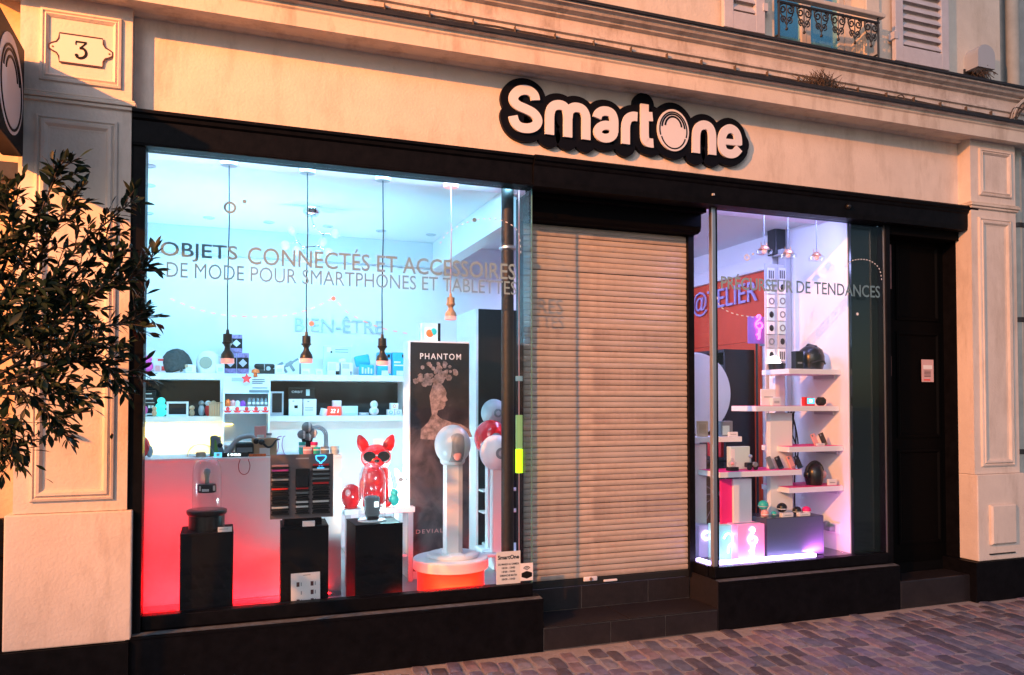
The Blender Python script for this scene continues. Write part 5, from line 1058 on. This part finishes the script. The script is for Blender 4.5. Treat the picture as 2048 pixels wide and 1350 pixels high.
# wall finishes on the side wall
t = thing('orange_wall_sign', 'orange wall board with lilac letters @TELIER deep in the shop', 'sign'); p0, p1 = pxp(1384, 582, SX), pxp(1552, 541, SX)
zt, zb = p0.z, pxp(1450, 690, SX).z
ob = bx('board', M_ORW, t, SX - .02, SX - .001, p1.y, BY - .002, zb, zt + .02)
# lettering: turn the x,z plane so that it faces -x
Mx = Matrix(((0, 1, 0, SX - .021), (-1, 0, 0, 0), (0, 0, 1, 0), (0, 0, 0, 1)))
a, b_ = pxp(1388, 640, SX - .03), pxp(1516, 612, SX - .03)
text('lettering', '@TELIER', M_LILAC, t, -a.y, pxp(1450, 626, SX).z, a.y - b_.y, .26, -.012, .012, M=Mx)
bx('lower_board', M_ORW, t, SX - .018, SX - .0012, 1.18, BY - .002, FZ, zb - .003)
bx('cornice_moulding', M_WHITE, t, SX - .06, SX - .001, .95, BY - .002, zt + .022, zt + .15, b=.01)
col = thing('grey_pier', 'grey square pier between display window and shop', 'pier', (0, 0, 0)); pc = pxp(1582, 600, SX).y; bx('shaft', M_GREYW, col, SX - .05, SX - .001, pc, pc + .10, FZ, CZ - .24); bx('cap', M_PLLG, col, SX - .10, SX - .001, pc - .01, pc + .11, CZ - .24, CZ - .19)
t = thing('wall_speaker', 'small black box speaker high on the side wall', 'speaker', (SX - .12, pc + .05, 2.98)); bx('cabinet', M_PLK, t, 0, .11, 0, .12, 0, .26, b=.008); bx('grille', M_PLKM, t, -.004, .001, .01, .11, .02, .24)
# dark shelving under the orange sign
t = thing('dark_shelf_unit', 'black shelves with gadgets under the orange wall board', 'shelf'); dsx = SX - .36
for z in (1.10, 1.47, 1.78): bx('shelf', M_PLK, t, dsx, SX - .019, 1.30, BY - .01, z, z + .03)
bx('upright', M_PLK, t, dsx + .01, SX - .019, 1.27, 1.298, FZ, 2.12); bx('back', M_PLKM, t, SX - .0195, SX - .0185, 1.30, BY - .01, FZ, 2.12); bx('top', M_PLK, t, dsx, SX - .019, 1.27, BY - .01, 2.12, 2.15)
for k, (y, z, m, lab) in enumerate(((1.5, 1.81, M_PLG, 'dark grey printer shaped carton on the upper black shelf'), (1.85, 1.81, M_REDM, 'red carton on the upper black shelf'), (2.2, 1.81, M_WHITE, 'white carton with curved cable print on the upper black shelf'), (1.55, 1.50, M_PLG, 'dark monitor on the middle black shelf'), (1.95, 1.50, M_PLK, 'black carton on the middle black shelf'), (1.5, 1.13, M_REDM, 'red carton on the lower black shelf'), (1.9, 1.13, M_PLG, 'grey carton on the lower black shelf'))):
    q = thing('carton', lab, 'box', (dsx + .04, y, z)); bx('box', m, q, 0, .2, -.11, .11, 0, .20, b=.005); bx('label', M_LEAFLET, q, -.002, .0005, -.06, -.01, .01, .06); bx('print', M_PLLG, q, -.002, .0005, -.08, .07, .12, .14)
# bicycle wheels / scooter behind
t = thing('electric_scooter', 'black folded electric scooter behind the display shelves', 'scooter', (4.28, 1.25, FZ))
for y in (-.12, .42): MB().lathe([(.10, -.02), (.13, -.024), (.145, 0), (.13, .024), (.10, .02)], (0, y, .15), 24, axis='x').build('tyre', M_PLKM, t, smooth=50); MB().lathe([(0, -.015), (.10, -.015), (.10, .015), (0, .015)], (0, y, .15), 18, axis='x').build('hub', M_PLLG, t)
bx('deck', M_PLK, t, -.07, .07, -.05, .36, .13, .18, b=.01); MB().tube([(0, -.12, .15), (0, -.05, .55), (0, .0, 1.05)], .022, 10).build('stem', M_PLK, t, smooth=60); MB().tube([(-.2, .0, 1.05), (.2, .0, 1.05)], .014, 8).build('handlebar', M_PLKM, t, smooth=60); bx('red_band', M_REDM, t, -.03, .03, -.08, -.03, .42, .50)
t = thing('bicycle_wheel', 'thin black wheel leaning behind the white display post', 'wheel', (4.15, .98, FZ + .52), rx=0)
MB().tube([(.30 * math.cos(R(q)), 0, .30 * math.sin(R(q))) for q in range(0, 361, 12)], .016, 8).build('tyre', M_PLKM, t, smooth=60)
for q in range(0, 180, 30): MB().tube([(.29 * math.cos(R(q)), 0, .29 * math.sin(R(q))), (-.29 * math.cos(R(q)), 0, -.29 * math.sin(R(q)))], .002, 4).build('spoke', M_PLLG, t)
bx('stand', M_PLKM, t, -.02, .02, -.03, .03, -.52, -.29)
# big white disc
c = py(1393, 787, .95); t = thing('white_disc_panel', 'large white round display disc seen through the doorway glass', 'display panel', (c.x, .95, c.z)); rd = 82 / (FPX / (c - _C).dot(_F))
MB().lathe([(0, 0), (rd * .985, 0), (rd, .006), (rd, .03), (0, .03)], (0, 0, 0), 48, axis='y').build('disc', M_WHITE, t, smooth=35); bx('post', M_WHITE, t, -.05, .05, .031, .06, FZ - c.z, 0)
# pendants
for k, (x, yt, yb) in enumerate(((1531, 430, 503), (1579, 436, 511), (1636, 444, 516))):
    Y = .22; zb = ZZ(x, yb, Y); X = XX(x, Y); t = thing('cage_pendant', '%s small copper pendant with flat glass shade in the right window' % ('left', 'middle', 'right')[k], 'lamp', (X, Y, 0), 0, 'copper pendants in the right window')
    MB().tube([(0, 0, 3.17), (0, 0, zb + .045)], .0035, 6).build('cord', M_PLG, t); MB().lathe([(0, zb + .05), (.02, zb + .048), (.035, zb + .03), (.045, zb + .016), (.02, zb + .012), (0, zb + .012)], (0, 0, 0), 16).build('cap', M_COPPER, t, smooth=50)
    MB().lathe([(.046, zb + .018), (.062, zb + .008), (.062, zb - .018), (.05, zb - .022), (.03, zb - .022)], (0, 0, 0), 18).build('shade', M_CLEAR, t, smooth=50); MB().ball((0, 0, zb), .02, n=10, m=8).build('bulb', M_PENDGLOW, t, smooth=80)
    for s_ in (-.028, .022): MB().tube([(s_, 0, zb + .03), (s_ * 1.1, 0, zb + .07)], .003, 5).build('prong', M_COPPER, t)
# display shelves: white boards
def board(x0, x1, yt, Y, d, label, thick=.042, top=None, group='white display shelves'):
    a, b_ = XX(x0, Y, yt), XX(x1, Y, yt); z = ZZ((x0 + x1) / 2, yt, Y); t = thing('display_shelf', label, 'shelf', ((a + b_) / 2, Y, z), 0, group); wv = b_ - a
    bx('board', M_WHITE, t, -wv / 2, wv / 2, 0, d, -thick, 0, b=.002)
    if top: bx('top_sheet', top, t, -wv / 2 + .004, wv / 2 - .004, .004, d - .004, 0, .0015)
    return z
wall_x = 1684
def wshelf(x0, yt, Y, d, label, top=None, thick=.042):   # shelf fixed to the side wall
    a = XX(x0, Y, yt); z = ZZ((x0 + 1670) / 2, yt, Y); t = thing('display_shelf', label, 'shelf', ((a + SX) / 2, Y, z), 0, 'white display shelves'); wv = SX - a - .002
    bx('board', M_WHITE, t, -wv / 2, wv / 2, 0, d, -thick, 0, b=.002)
    if top: bx('top_sheet', top, t, -wv / 2 + .004, wv / 2 - .002, .004, d - .004, 0, .0015)
    bx('bracket', M_PLLG, t, wv / 2 - .02, wv / 2, .05, d - .05, -thick - .03, -thick)
    return z
za = wshelf(1578, 738, .18, .34, 'white wall shelf under the black helmet')
zb_ = wshelf(1512, 812, .20, .32, 'long white wall shelf under the two smart watches', M_MAG)
zc2 = wshelf(1578, 893, .16, .34, 'white wall shelf under the pink and black phone cases', M_MAG)
zd2 = wshelf(1578, 974, .16, .34, 'white wall shelf under the black headphones', M_MAG)
ze = board(1440, 1604, 942, .16, .30, 'white shelf with red top carrying four leaning phone cases', top=M_MAG)
zf2 = board(1372, 1484, 874, .40, .26, 'white shelf behind the corner post of the right window')
# white posts that carry the boards
def slab(x0, x1, yt, yb, Y, d, label, m=M_WHITE, zb=None, m2=None):
    a, b_ = XX(x0, Y), XX(x1, Y); z1 = ZZ((x0 + x1) / 2, yt, Y); z0 = zb if zb is not None else ZZ((x0 + x1) / 2, yb, Y)
    t = thing('display_post', label, 'post', ((a + b_) / 2, Y, z0), 0, 'white display posts'); bx('panel', m, t, -(b_ - a) / 2, (b_ - a) / 2, 0, d, 0, z1 - z0, b=.002); bx('base', M_PLLG, t, -(b_ - a) / 2 - .001, (b_ - a) / 2 + .001, -.001, d + .001, -.0, .01)
    return t
slab(1540, 1584, 826, 1035, .30, .05, 'white square post under the long wall shelf', zb=VF)
slab(1466, 1502, 958, 1050, .24, .05, 'white square post under the phone case shelf', zb=VF)
slab(1441, 1465, 958, 1050, .26, .02, 'magenta panel behind the corner post', M_MAG, zb=VF)
slab(1388, 1412, 888, 1050, .46, .04, 'pale post behind the doorway glass', zb=VF)
# helmet etc
t = thing('helmet', 'glossy black helmet on the upper wall shelf', 'helmet', (XX(1628, .30), .33, za)); MB().lathe([(0, .205), (.05, .198), (.09, .165), (.108, .11), (.105, .05), (.09, .0), (.075, 0)], (0, 0, 0), 22).build('shell', M_PLK, t, smooth=60); MB().tube([(-.07, -.085, .05), (-.02, -.115, .07), (.04, -.105, .07), (.09, -.06, .05)], .008, 6).build('visor_edge', M_PLKM, t, smooth=60); MB().tube([(0, -.10, .12), (0, -.06, .19), (0, .03, .212), (0, .09, .17)], .012, 8).build('ridge', M_PLK, t, smooth=60)
pack('black_carton', 'small black carton left of the black helmet', 'box', 1592, 1607, 702, .24, za, .06, M_PLK, [(.2, .3, .8, .4, M_PLG)])
t, wv, h = pack('smart_watch', 'red smart watch with glowing blue screen', 'watch', 1608, 1630, 794, .23, zb_ + .002, .03, M_REDM, [(.28, .2, .95, .9, M_SCRB), (.45, .4, .75, .7, M_SCRW)])
t = thing('smart_watch', 'black smart watch lying on its side beside the red one', 'watch', (XX(1645, .24), .26, zb_ + .002)); MB().lathe([(.028, -.03), (.036, -.02), (.036, .02), (.028, .03)], (0, 0, .036), 18, axis='x').build('strap', M_PLKM, t, smooth=40); bx('case', M_PLK, t, -.02, .02, -.042, -.03, .015, .055, b=.004)
pack('white_price_card', 'white tent card on the long wall shelf', 'card', 1524, 1550, 778, .26, zb_ + .002, .02, M_LEAFLET, [(.2, .5, .8, .55, M_PLG)], rz=R(-10))
pack('flat_white_carton', 'flat white carton in front of the tent card', 'box', 1545, 1562, 795, .23, zb_ + .002, .05, M_WHITE, [(.2, .3, .8, .6, M_PLLG)])
def phone(x, yb, zb, Y, m, lab, lean=-16, s=1.0, cam_=True):
    t = thing('phone_case', lab, 'phone case', (XX(x, Y), Y, zb), R(12), 'leaning phone cases', rx=R(lean), ry=R(-14)); bx('shell', m, t, -.034 * s, .034 * s, 0, .010, 0, .125 * s, b=.005)
    if cam_: bx('camera_bump', M_PLG, t, -.028 * s, -.006 * s, -.002, .0005, .098 * s, .118 * s, b=.001)
    bx('easel', M_CLEAR, t, -.03, .03, -.006, -.003, 0, .02)
phone(1634, 890, zc2 + .003, .26, M_ROSE, 'pink phone case leaning on the wall shelf', s=.8); phone(1651, 890, zc2 + .003, .25, M_PLK, 'black phone case leaning beside the pink one', s=.85)
pack('white_price_card', 'white price card in front of the pink phone case', 'card', 1634, 1650, 887, .18, zc2 + .002, .015, M_LEAFLET, [(.2, .4, .8, .5, M_PLG)])
for k, (x, m, lab) in enumerate(((1545, M_PLG, 'leftmost of four leaning phone cases, dark grey'), (1563, M_PLK, 'second of four leaning phone cases, black'), (1587, M_ROSE, 'third of four leaning phone cases, pink'), (1601, M_PLK, 'rightmost of four leaning phone cases, black'))): phone(x, 936, ze + .003, .24, m, lab, s=.85)
t = thing('headphones', 'black over-ear headphones on a black head stand with pale pad', 'headphones', (XX(1630, .26), .28, zd2 + .002)); MB().lathe([(0, .0), (.06, 0), (.072, .04), (.075, .10), (.062, .15), (.03, .175), (0, .18)], (0, 0, 0), 20).build('stand', M_PLK, t, smooth=50); MB().tube([(.085 * math.cos(R(q)), -.01, .09 + .10 * math.sin(R(q))) for q in range(0, 181, 15)], .011, 8).build('headband', M_PLKM, t, smooth=60)
MB().ball((.085, -.01, .085), .022, .03, .034, n=14, m=10).build('ear_pad', M_ROSE, t, smooth=80); MB().ball((-.085, -.01, .085), .018, .03, .034, n=14, m=10).build('ear_pad', M_PLK, t, smooth=80)
pack('white_price_card', 'white price card beside the black headphones', 'card', 1656, 1674, 958, .19, zd2 + .002, .015, M_LEAFLET, [(.2, .4, .8, .5, M_PLG)])
t = thing('crystal_ornament', 'clear crystal ornament on a dark square base', 'ornament', (XX(1467, .22), .24, ze + .002)); bx('base', M_PLK, t, -.04, .04, -.03, .03, 0, .03, b=.004); MB().prism([(-.025, .032), (-.032, .06), (-.012, .075), (.0, .10), (.014, .072), (.032, .062), (.022, .032)], -.012, .012).build('crystal', M_CLEAR, t)
MB().ball((0, 0, .055), .014, n=10, m=8).build('core', M_ROSE, t)
t = thing('camera_gimbal', 'small black action camera on wheels on the red topped shelf', 'camera', (XX(1505, .22), .25, ze + .002)); bx('body', M_PLK, t, -.045, .045, -.025, .025, .02, .06, b=.008); MB().lathe([(0, -.01), (.02, -.01), (.022, 0), (.02, .01), (0, .01)], (.02, -.03, .045), 14, axis='y').build('lens', M_PLG, t, smooth=40)
for s_ in (-.03, .03): MB().lathe([(0, -.008), (.018, -.008), (.02, 0), (.018, .008), (0, .008)], (s_, -.025, .02), 14, axis='y').build('wheel', M_PLKM, t, smooth=40)
MB().tube([(.0, 0, .06), (0, 0, .10)], .006, 6).build('mast', M_PLLG, t); MB().ball((0, 0, .108), .015, n=10, m=8).build('head', M_PLLG, t, smooth=80)
pack('white_carton', 'white carton behind the crystal ornament', 'box', 1462, 1500, 893, .34, ze + .002, .06, M_PALEC, [(.0, .1, .2, .9, M_WHITE)])
pack('leaning_sample', 'beige folded sample leaning on the left shelf', 'sample', 1395, 1415, 842, .45, zf2 + .001, .02, M_WOODL, [(.2, .2, .8, .8, M_CARD)], rz=R(-15)); pack('dark_glass_block', 'dark glass block on the left shelf behind the post', 'ornament', 1440, 1468, 842, .46, zf2 + .001, .06, M_PLG, [(.1, .1, .7, .7, M_PALEC)], rz=R(12)); pack('white_price_card', 'white card at the right end of the left shelf', 'card', 1458, 1476, 864, .42, zf2 + .001, .02, M_LEAFLET, [(.2, .4, .8, .5, M_PLG)])
# pegboard products column
t = thing('product_rack', 'narrow grey rack hung with small white gadget packs', 'rack', (0, 0, 0)); ra, rb = XX(1535, .66), XX(1570, .66); bx('panel', M_GREYW, t, ra, rb + .02, .68, .692, FZ, ZZ(1557, 528, .66)); bx('foot', M_PLLG, t, ra, rb + .02, .63, .72, FZ, FZ + .02)
rr = random.Random(31); ordn = 'first second third fourth fifth sixth seventh'.split()
for r_ in range(7):
    for c_ in range(2):
        x = 1543 + 22 * c_; y = 548 + 27 * r_; p = py(x, y, .66); wv = .038; m = [M_WHITE, M_PALEC, M_WHITE, M_PLLG][rr.randrange(4)]
        q = thing('gadget_pack', 'small gadget pack, %s row from the top, %s side of the narrow rack' % (ordn[r_], ('left', 'right')[c_]), 'pack', (p.x, .679, p.z), 0, 'gadget packs on the narrow rack'); bx('card', m, q, -wv, wv * .9, -.02, -.001, -.055, .055, b=.003)
        k = rr.randrange(3)
        if k == 0: MB().ball((0, -.021, 0), .024, .008, .028, n=10, m=8).build('gadget', M_PLK, q, smooth=80)
        elif k == 1: [bx('gadget', M_PLK, q, dx, dx + .008, -.024, -.019, -.04, .03) for dx in (-.03, -.01, .012)]
        else: MB().ribbon([(.025 * math.cos(R(a_)), .025 * math.sin(R(a_))) for a_ in range(0, 360, 30)], .01, -.024, -.019, closed=True).build('gadget', M_PLG, q)
# flamingo drawing used for neon tubes
FL = [(-.010, .085), (.006, .098), (.018, .088), (.012, .072), (-.008, .055), (-.018, .035), (-.006, .012), (.020, .010), (.034, .026), (.026, .044), (.008, .048), (-.004, .036)]
LG = [[(.004, .012), (.004, -.022), (-.010, -.030), (.004, -.040), (.004, -.062)], [(.018, .012), (.012, -.022), (.012, -.050)]]
def flamingo(t, y, s, m, r_):
    MB().tube([(p.x * s, y, p.y * s) for p in spline([(a_, b__) for a_, b__ in FL], 4)], r_, 6).build('neon_tube', m, t, smooth=60)
    for l in LG: MB().tube([(p.x * s, y, p.y * s) for p in spline(l, 3)], r_, 6).build('neon_tube', m, t, smooth=60)
p = py(1516, 660, .80); t = thing('flamingo_neon', 'pink neon flamingo sign on a square panel in the shop', 'neon sign', (p.x, .80, p.z)); bx('panel', mat('lilac_acrylic', (.42, .20, .62), .3), t, -.10, .12, .006, .014, -.12, .12); flamingo(t, -.002, 1.35, M_NEONP, .0085); MB().tube([(.0, .02, -.12), (0, .02, FZ - p.z)], .01, 6).build('stand', M_PLK, t)
for k, yy in enumerate((600 + 40, 668, 684)):
    p = py(1537, yy, .86); t = thing('blue_led_gadget', '%s little blue glowing gadget beside the flamingo' % ('top', 'middle', 'bottom')[k], 'gadget', (p.x, .86, p.z), 0, 'blue glowing gadgets'); MB().ball((0, 0, .012), .012, .01, .016, n=8, m=6).build('light', M_NEONBL, t); bx('body', M_PLG, t, -.018, .018, -.004, .1, -.03, -.004)
p = py(1548, 727, .62); t = thing('half_moon_lamp', 'white glowing half moon lamp in a black pot', 'lamp', (p.x, .62, p.z)); MB().prism([(.065 * math.cos(R(q)), .065 * math.sin(R(q))) for q in range(0, 181, 12)], -.012, .012).build('glow', M_NEONW, t); MB().lathe([(0, -.10), (.06, -.10), (.075, 0), (.07, 0), (.056, -.08)], (.03, 0, 0), 16).build('pot', M_PLK, t, smooth=40); MB().box(-.02, .08, -.04, .04, FZ - p.z, -.101).build('plinth', M_WHITE, t)
# cubes on the display floor
def cube(x0, x1, yt, Y, d, m, lab): return pack('display_cube', lab, 'cube', x0, x1, yt, Y, VF - .004, d, m, [])
t, wv, h = cube(1476, 1529, 1049, .12, .16, mat('pink_acrylic', (.85, .28, .45), .3, emit=(1, .18, .42), es=.35), 'pink acrylic cube with a white neon flamingo'); q = [o for o in t.children]
sc = h / .20
MB().tube([(p.x * sc * 1.05 - .005, -.008, h * .42 + p.y * sc * 1.0) for p in spline(FL, 4)], .0075, 6).build('neon_tube', M_NEONW, t, smooth=60)
for l in LG: MB().tube([(p.x * sc * 1.05 - .005, -.008, h * .42 + p.y * sc * 1.0) for p in spline(l, 3)], .0075, 6).build('neon_tube', M_NEONW, t, smooth=60)
t, wv, h = cube(1437, 1473, 1050, .20, .14, mat('cyan_acrylic', (.30, .60, .66), .3, emit=(.1, .7, .8), es=.18), 'cyan acrylic cube with a glowing loop'); MB().tube(spline([(-.04, -.008, h * .62), (-.01, -.008, h * .75), (.035, -.008, h * .70), (.04, -.008, h * .5), (.01, -.008, h * .42), (.0, -.008, h * .2)], 4), .008, 6).build('neon_tube', M_NEONC, t, smooth=60)
t, wv, h = cube(1398, 1420, 1050, .34, .10, mat('lilac_cube', (.55, .45, .70), .3), 'lilac cube with a white glowing ring by the doorway glass'); MB().tube([(.03 * math.cos(R(q)) + .01, -.006, h * .68 + .03 * math.sin(R(q))) for q in range(60, 301, 20)], .008, 6).build('neon_tube', M_NEONW, t, smooth=60)
t = thing('display_plinth', 'dark blue grey plinth box under the coloured headphones', 'plinth'); a, b_ = XX(1531, .14), XX(1645, .14); zp = ZZ(1588, 1034, .14); bx('box', mat('slate_laminate', (.06, .07, .11), .25), t, a, b_, .14, .44, VF - .004, zp, b=.003); bx('front_sheet', mat('slate_front', (.08, .10, .15), .3), t, a + .004, b_ - .004, .137, .1395, VF, zp - .005)
for k, (x, m, r_, dz, lab) in enumerate(((1525, M_TEAL, .040, .055, 'teal'), (1528, M_ROSE, .032, .0, 'pink and white'), (1546, M_TEAL, .022, .0, 'small mint'), (1562, M_PLK, .040, .03, 'glossy black'), (1592, M_PLK, .036, .0, 'matt black tilted'), (1611, M_MAG, .036, .0, 'bright pink'))):
    Y = .22 - .02 * (k % 2); t = thing('ball_speaker', '%s ball shaped mini speaker on the dark plinth' % lab, 'speaker', (XX(x, Y), Y, zp + dz * 0)); 
    if dz: MB().lathe([(0, 0), (.02, 0), (.018, dz), (0, dz)], (0, 0, 0), 12).build('stem', M_PLLG, t, smooth=40)
    MB().ball((0, 0, dz + r_), r_, r_, r_ * .95, n=18, m=12).build('ball', m, t, smooth=80); MB().lathe([(r_ * 1.0, -.003), (r_ * 1.03, 0), (r_ * 1.0, .003)], (0, 0, dz + r_ * .8), 18).build('seam', M_PLLG if k % 2 == 0 else M_PLW, t, smooth=40)
for k, x in enumerate((1578, 1612)): pack('white_price_card', ('left', 'right')[k] + ' white card on the dark plinth under the ball speakers', 'card', x - 13, x + 9, 1026, .15, zp, .04, M_LEAFLET, [(.2, .4, .8, .5, M_PLG)])
# wall socket with adapter
p = pxp(1668, 1056, SX); t = thing('wall_socket', 'white wall socket with a dark plug adapter', 'socket', (SX, p.y, p.z)); bx('plate', M_PLW, t, -.012, -.0005, -.07, .07, -.045, .045, b=.004); bx('plug', M_PLG, t, -.07, -.012, -.03, .02, -.02, .02, b=.006); bx('adapter', M_PLG, t, -.06, -.012, .03, .06, -.02, .05, b=.006); bx('socket_face', M_PLLG, t, -.014, -.011, -.03, .03, -.03, .03)
# hanging cables behind the shelves
t = thing('cable_tangle', 'tangle of black cables hanging behind the wall shelves', 'cable', (SX - .22, .52, 0)); rr = random.Random(77)
for k in range(6): MB().tube(spline([(rr.uniform(-.05, .05), 0, zb_ - .05), (rr.uniform(-.07, .07), rr.uniform(-.02, .02), zb_ - .18), (rr.uniform(-.06, .08), rr.uniform(-.02, .02), zc2 - .08), (rr.uniform(-.06, .06), 0, zd2), (rr.uniform(-.06, .06), 0, VF)], 6), .006, 5).build('cable', M_PLKM, t, smooth=60)

# ================================================================== TREE at the left edge
tr = thing('street_tree', 'dark leafy evergreen tree reaching in front of the left pilaster', 'tree', (0, 0, 0))
rt = random.Random(21); TY = -.85
trunk = MB().tube(spline([(-1.36, -.80, 0), (-1.34, -.82, .5), (-1.36, -.84, 1.1), (-1.30, -.85, 1.7), (-1.33, -.85, 2.3)], 5), .045, 10, r1=.018)
trunk.build('trunk', M_BARK, tr, smooth=60)
def tp(x, y, dy=0): return py(x, y, TY + dy)
mains = [[(-80, 760), (10, 580), (70, 450), (100, 380), (128, 318)], [(-80, 740), (60, 610), (150, 500), (220, 440), (275, 392)],
         [(-60, 760), (80, 650), (190, 590), (255, 562), (305, 520)], [(-60, 780), (90, 700), (200, 655), (265, 645), (292, 610)],
         [(-60, 790), (100, 730), (190, 725), (240, 745), (285, 735)], [(-60, 790), (50, 790), (100, 830), (130, 872)], [(-60, 810), (10, 850), (40, 900)],
         [(-60, 700), (20, 500), (20, 410), (8, 380)], [(-60, 700), (60, 540), (120, 440), (150, 400)], [(-60, 720), (40, 620), (110, 600), (180, 520), (215, 470)],
         [(-60, 760), (60, 690), (150, 620), (215, 560), (250, 500)], [(-60, 800), (30, 760), (110, 775), (150, 790)], [(-60, 740), (0, 660), (60, 640), (120, 560)],
         [(-60, 640), (-10, 520), (40, 470)], [(-60, 780), (70, 750), (160, 690), (230, 690)], [(-60, 830), (-10, 870), (10, 905)]]
lv = []   # (pos, dir, size)
twigs = MB()
def leaves(P, dens, smin=.045, smax=.082):
    for i in range(1, len(P)):
        d = (P[i] - P[i - 1]); L = d.length; d.normalize(); n = max(1, int(L * dens + rt.random()))
        for k in range(n):
            p = P[i - 1].lerp(P[i], rt.random()); side = Vector((rt.gauss(0, 1), rt.gauss(0, 1), rt.gauss(0, 1))); side = (side - d * side.dot(d)).normalized()
            lv.append((p, (d * rt.uniform(.35, 1.0) + side * rt.uniform(.5, .95) + Vector((0, 0, -.18))).normalized(), rt.uniform(smin, smax)))
for mi, B in enumerate(mains):
    dy0 = rt.uniform(-.22, .22); n = len(B)
    P = spline([tp(x, y, dy0 * i / n) for i, (x, y) in enumerate(B)], 6)
    P[0] = Vector((-1.33, -.85, P[0].z * .5 + .8))
    twigs.tube(P, .009, 5, r1=.002); leaves(P[len(P) // 3:], 70)
    for k in range(int(len(P) * 1.0)):
        i = rt.randrange(3, len(P) - 1); d = (P[i + 1] - P[i]).normalized()
        sd = Vector((rt.gauss(.1, .6), rt.gauss(0, 1.0), rt.gauss(.05, .8))); d2 = (d + sd * .8).normalized(); L = rt.uniform(.06, .20) * (1.15 - i / len(P) * .6)
        Q = [P[i], P[i] + d2 * L * .5 + Vector((0, 0, .004)), P[i] + d2 * L]
        twigs.tube(Q, .0035, 4, r1=.0015); leaves(Q, 52)
        lv.append((Q[-1], d2, rt.uniform(.05, .08)))
twigs.build('branches', M_BARK, tr, smooth=60)
# shadowy heart of the crown
for k in range(640):
    a = tp(rt.gauss(55, 66), rt.gauss(650, 90), rt.gauss(0, .16))
    lv.append((a, Vector((rt.gauss(0, 1), rt.gauss(0, 1), rt.gauss(-.2, .7))).normalized(), rt.uniform(.045, .08)))
def leaf_geo():
    vs = [(0, 0, 0), (.5 * .30, .3, .03), (.5 * .40, .55, .035), (.5 * .24, .8, .01), (0, 1, -.05), (-.5 * .24, .8, .01), (-.5 * .40, .55, .035), (-.5 * .30, .3, .03), (0, .3, 0), (0, .55, 0), (0, .8, -.015)]
    fs = [(0, 1, 8), (0, 8, 7), (8, 1, 2, 9), (7, 8, 9, 6), (9, 2, 3, 10), (6, 9, 10, 5), (10, 3, 4), (5, 10, 4)]
    return vs, fs
LV, LF = leaf_geo()
def leaf_M(p, d, s):
    q = d.to_track_quat('Y', 'Z'); roll = Quaternion(Vector((0, 1, 0)), rt.uniform(-1.2, 1.2))
    return Matrix.Translation(p) @ (q @ roll).to_matrix().to_4x4() @ Matrix.Diagonal((s * rt.uniform(.62, .98), s, s, 1))
lmesh = []
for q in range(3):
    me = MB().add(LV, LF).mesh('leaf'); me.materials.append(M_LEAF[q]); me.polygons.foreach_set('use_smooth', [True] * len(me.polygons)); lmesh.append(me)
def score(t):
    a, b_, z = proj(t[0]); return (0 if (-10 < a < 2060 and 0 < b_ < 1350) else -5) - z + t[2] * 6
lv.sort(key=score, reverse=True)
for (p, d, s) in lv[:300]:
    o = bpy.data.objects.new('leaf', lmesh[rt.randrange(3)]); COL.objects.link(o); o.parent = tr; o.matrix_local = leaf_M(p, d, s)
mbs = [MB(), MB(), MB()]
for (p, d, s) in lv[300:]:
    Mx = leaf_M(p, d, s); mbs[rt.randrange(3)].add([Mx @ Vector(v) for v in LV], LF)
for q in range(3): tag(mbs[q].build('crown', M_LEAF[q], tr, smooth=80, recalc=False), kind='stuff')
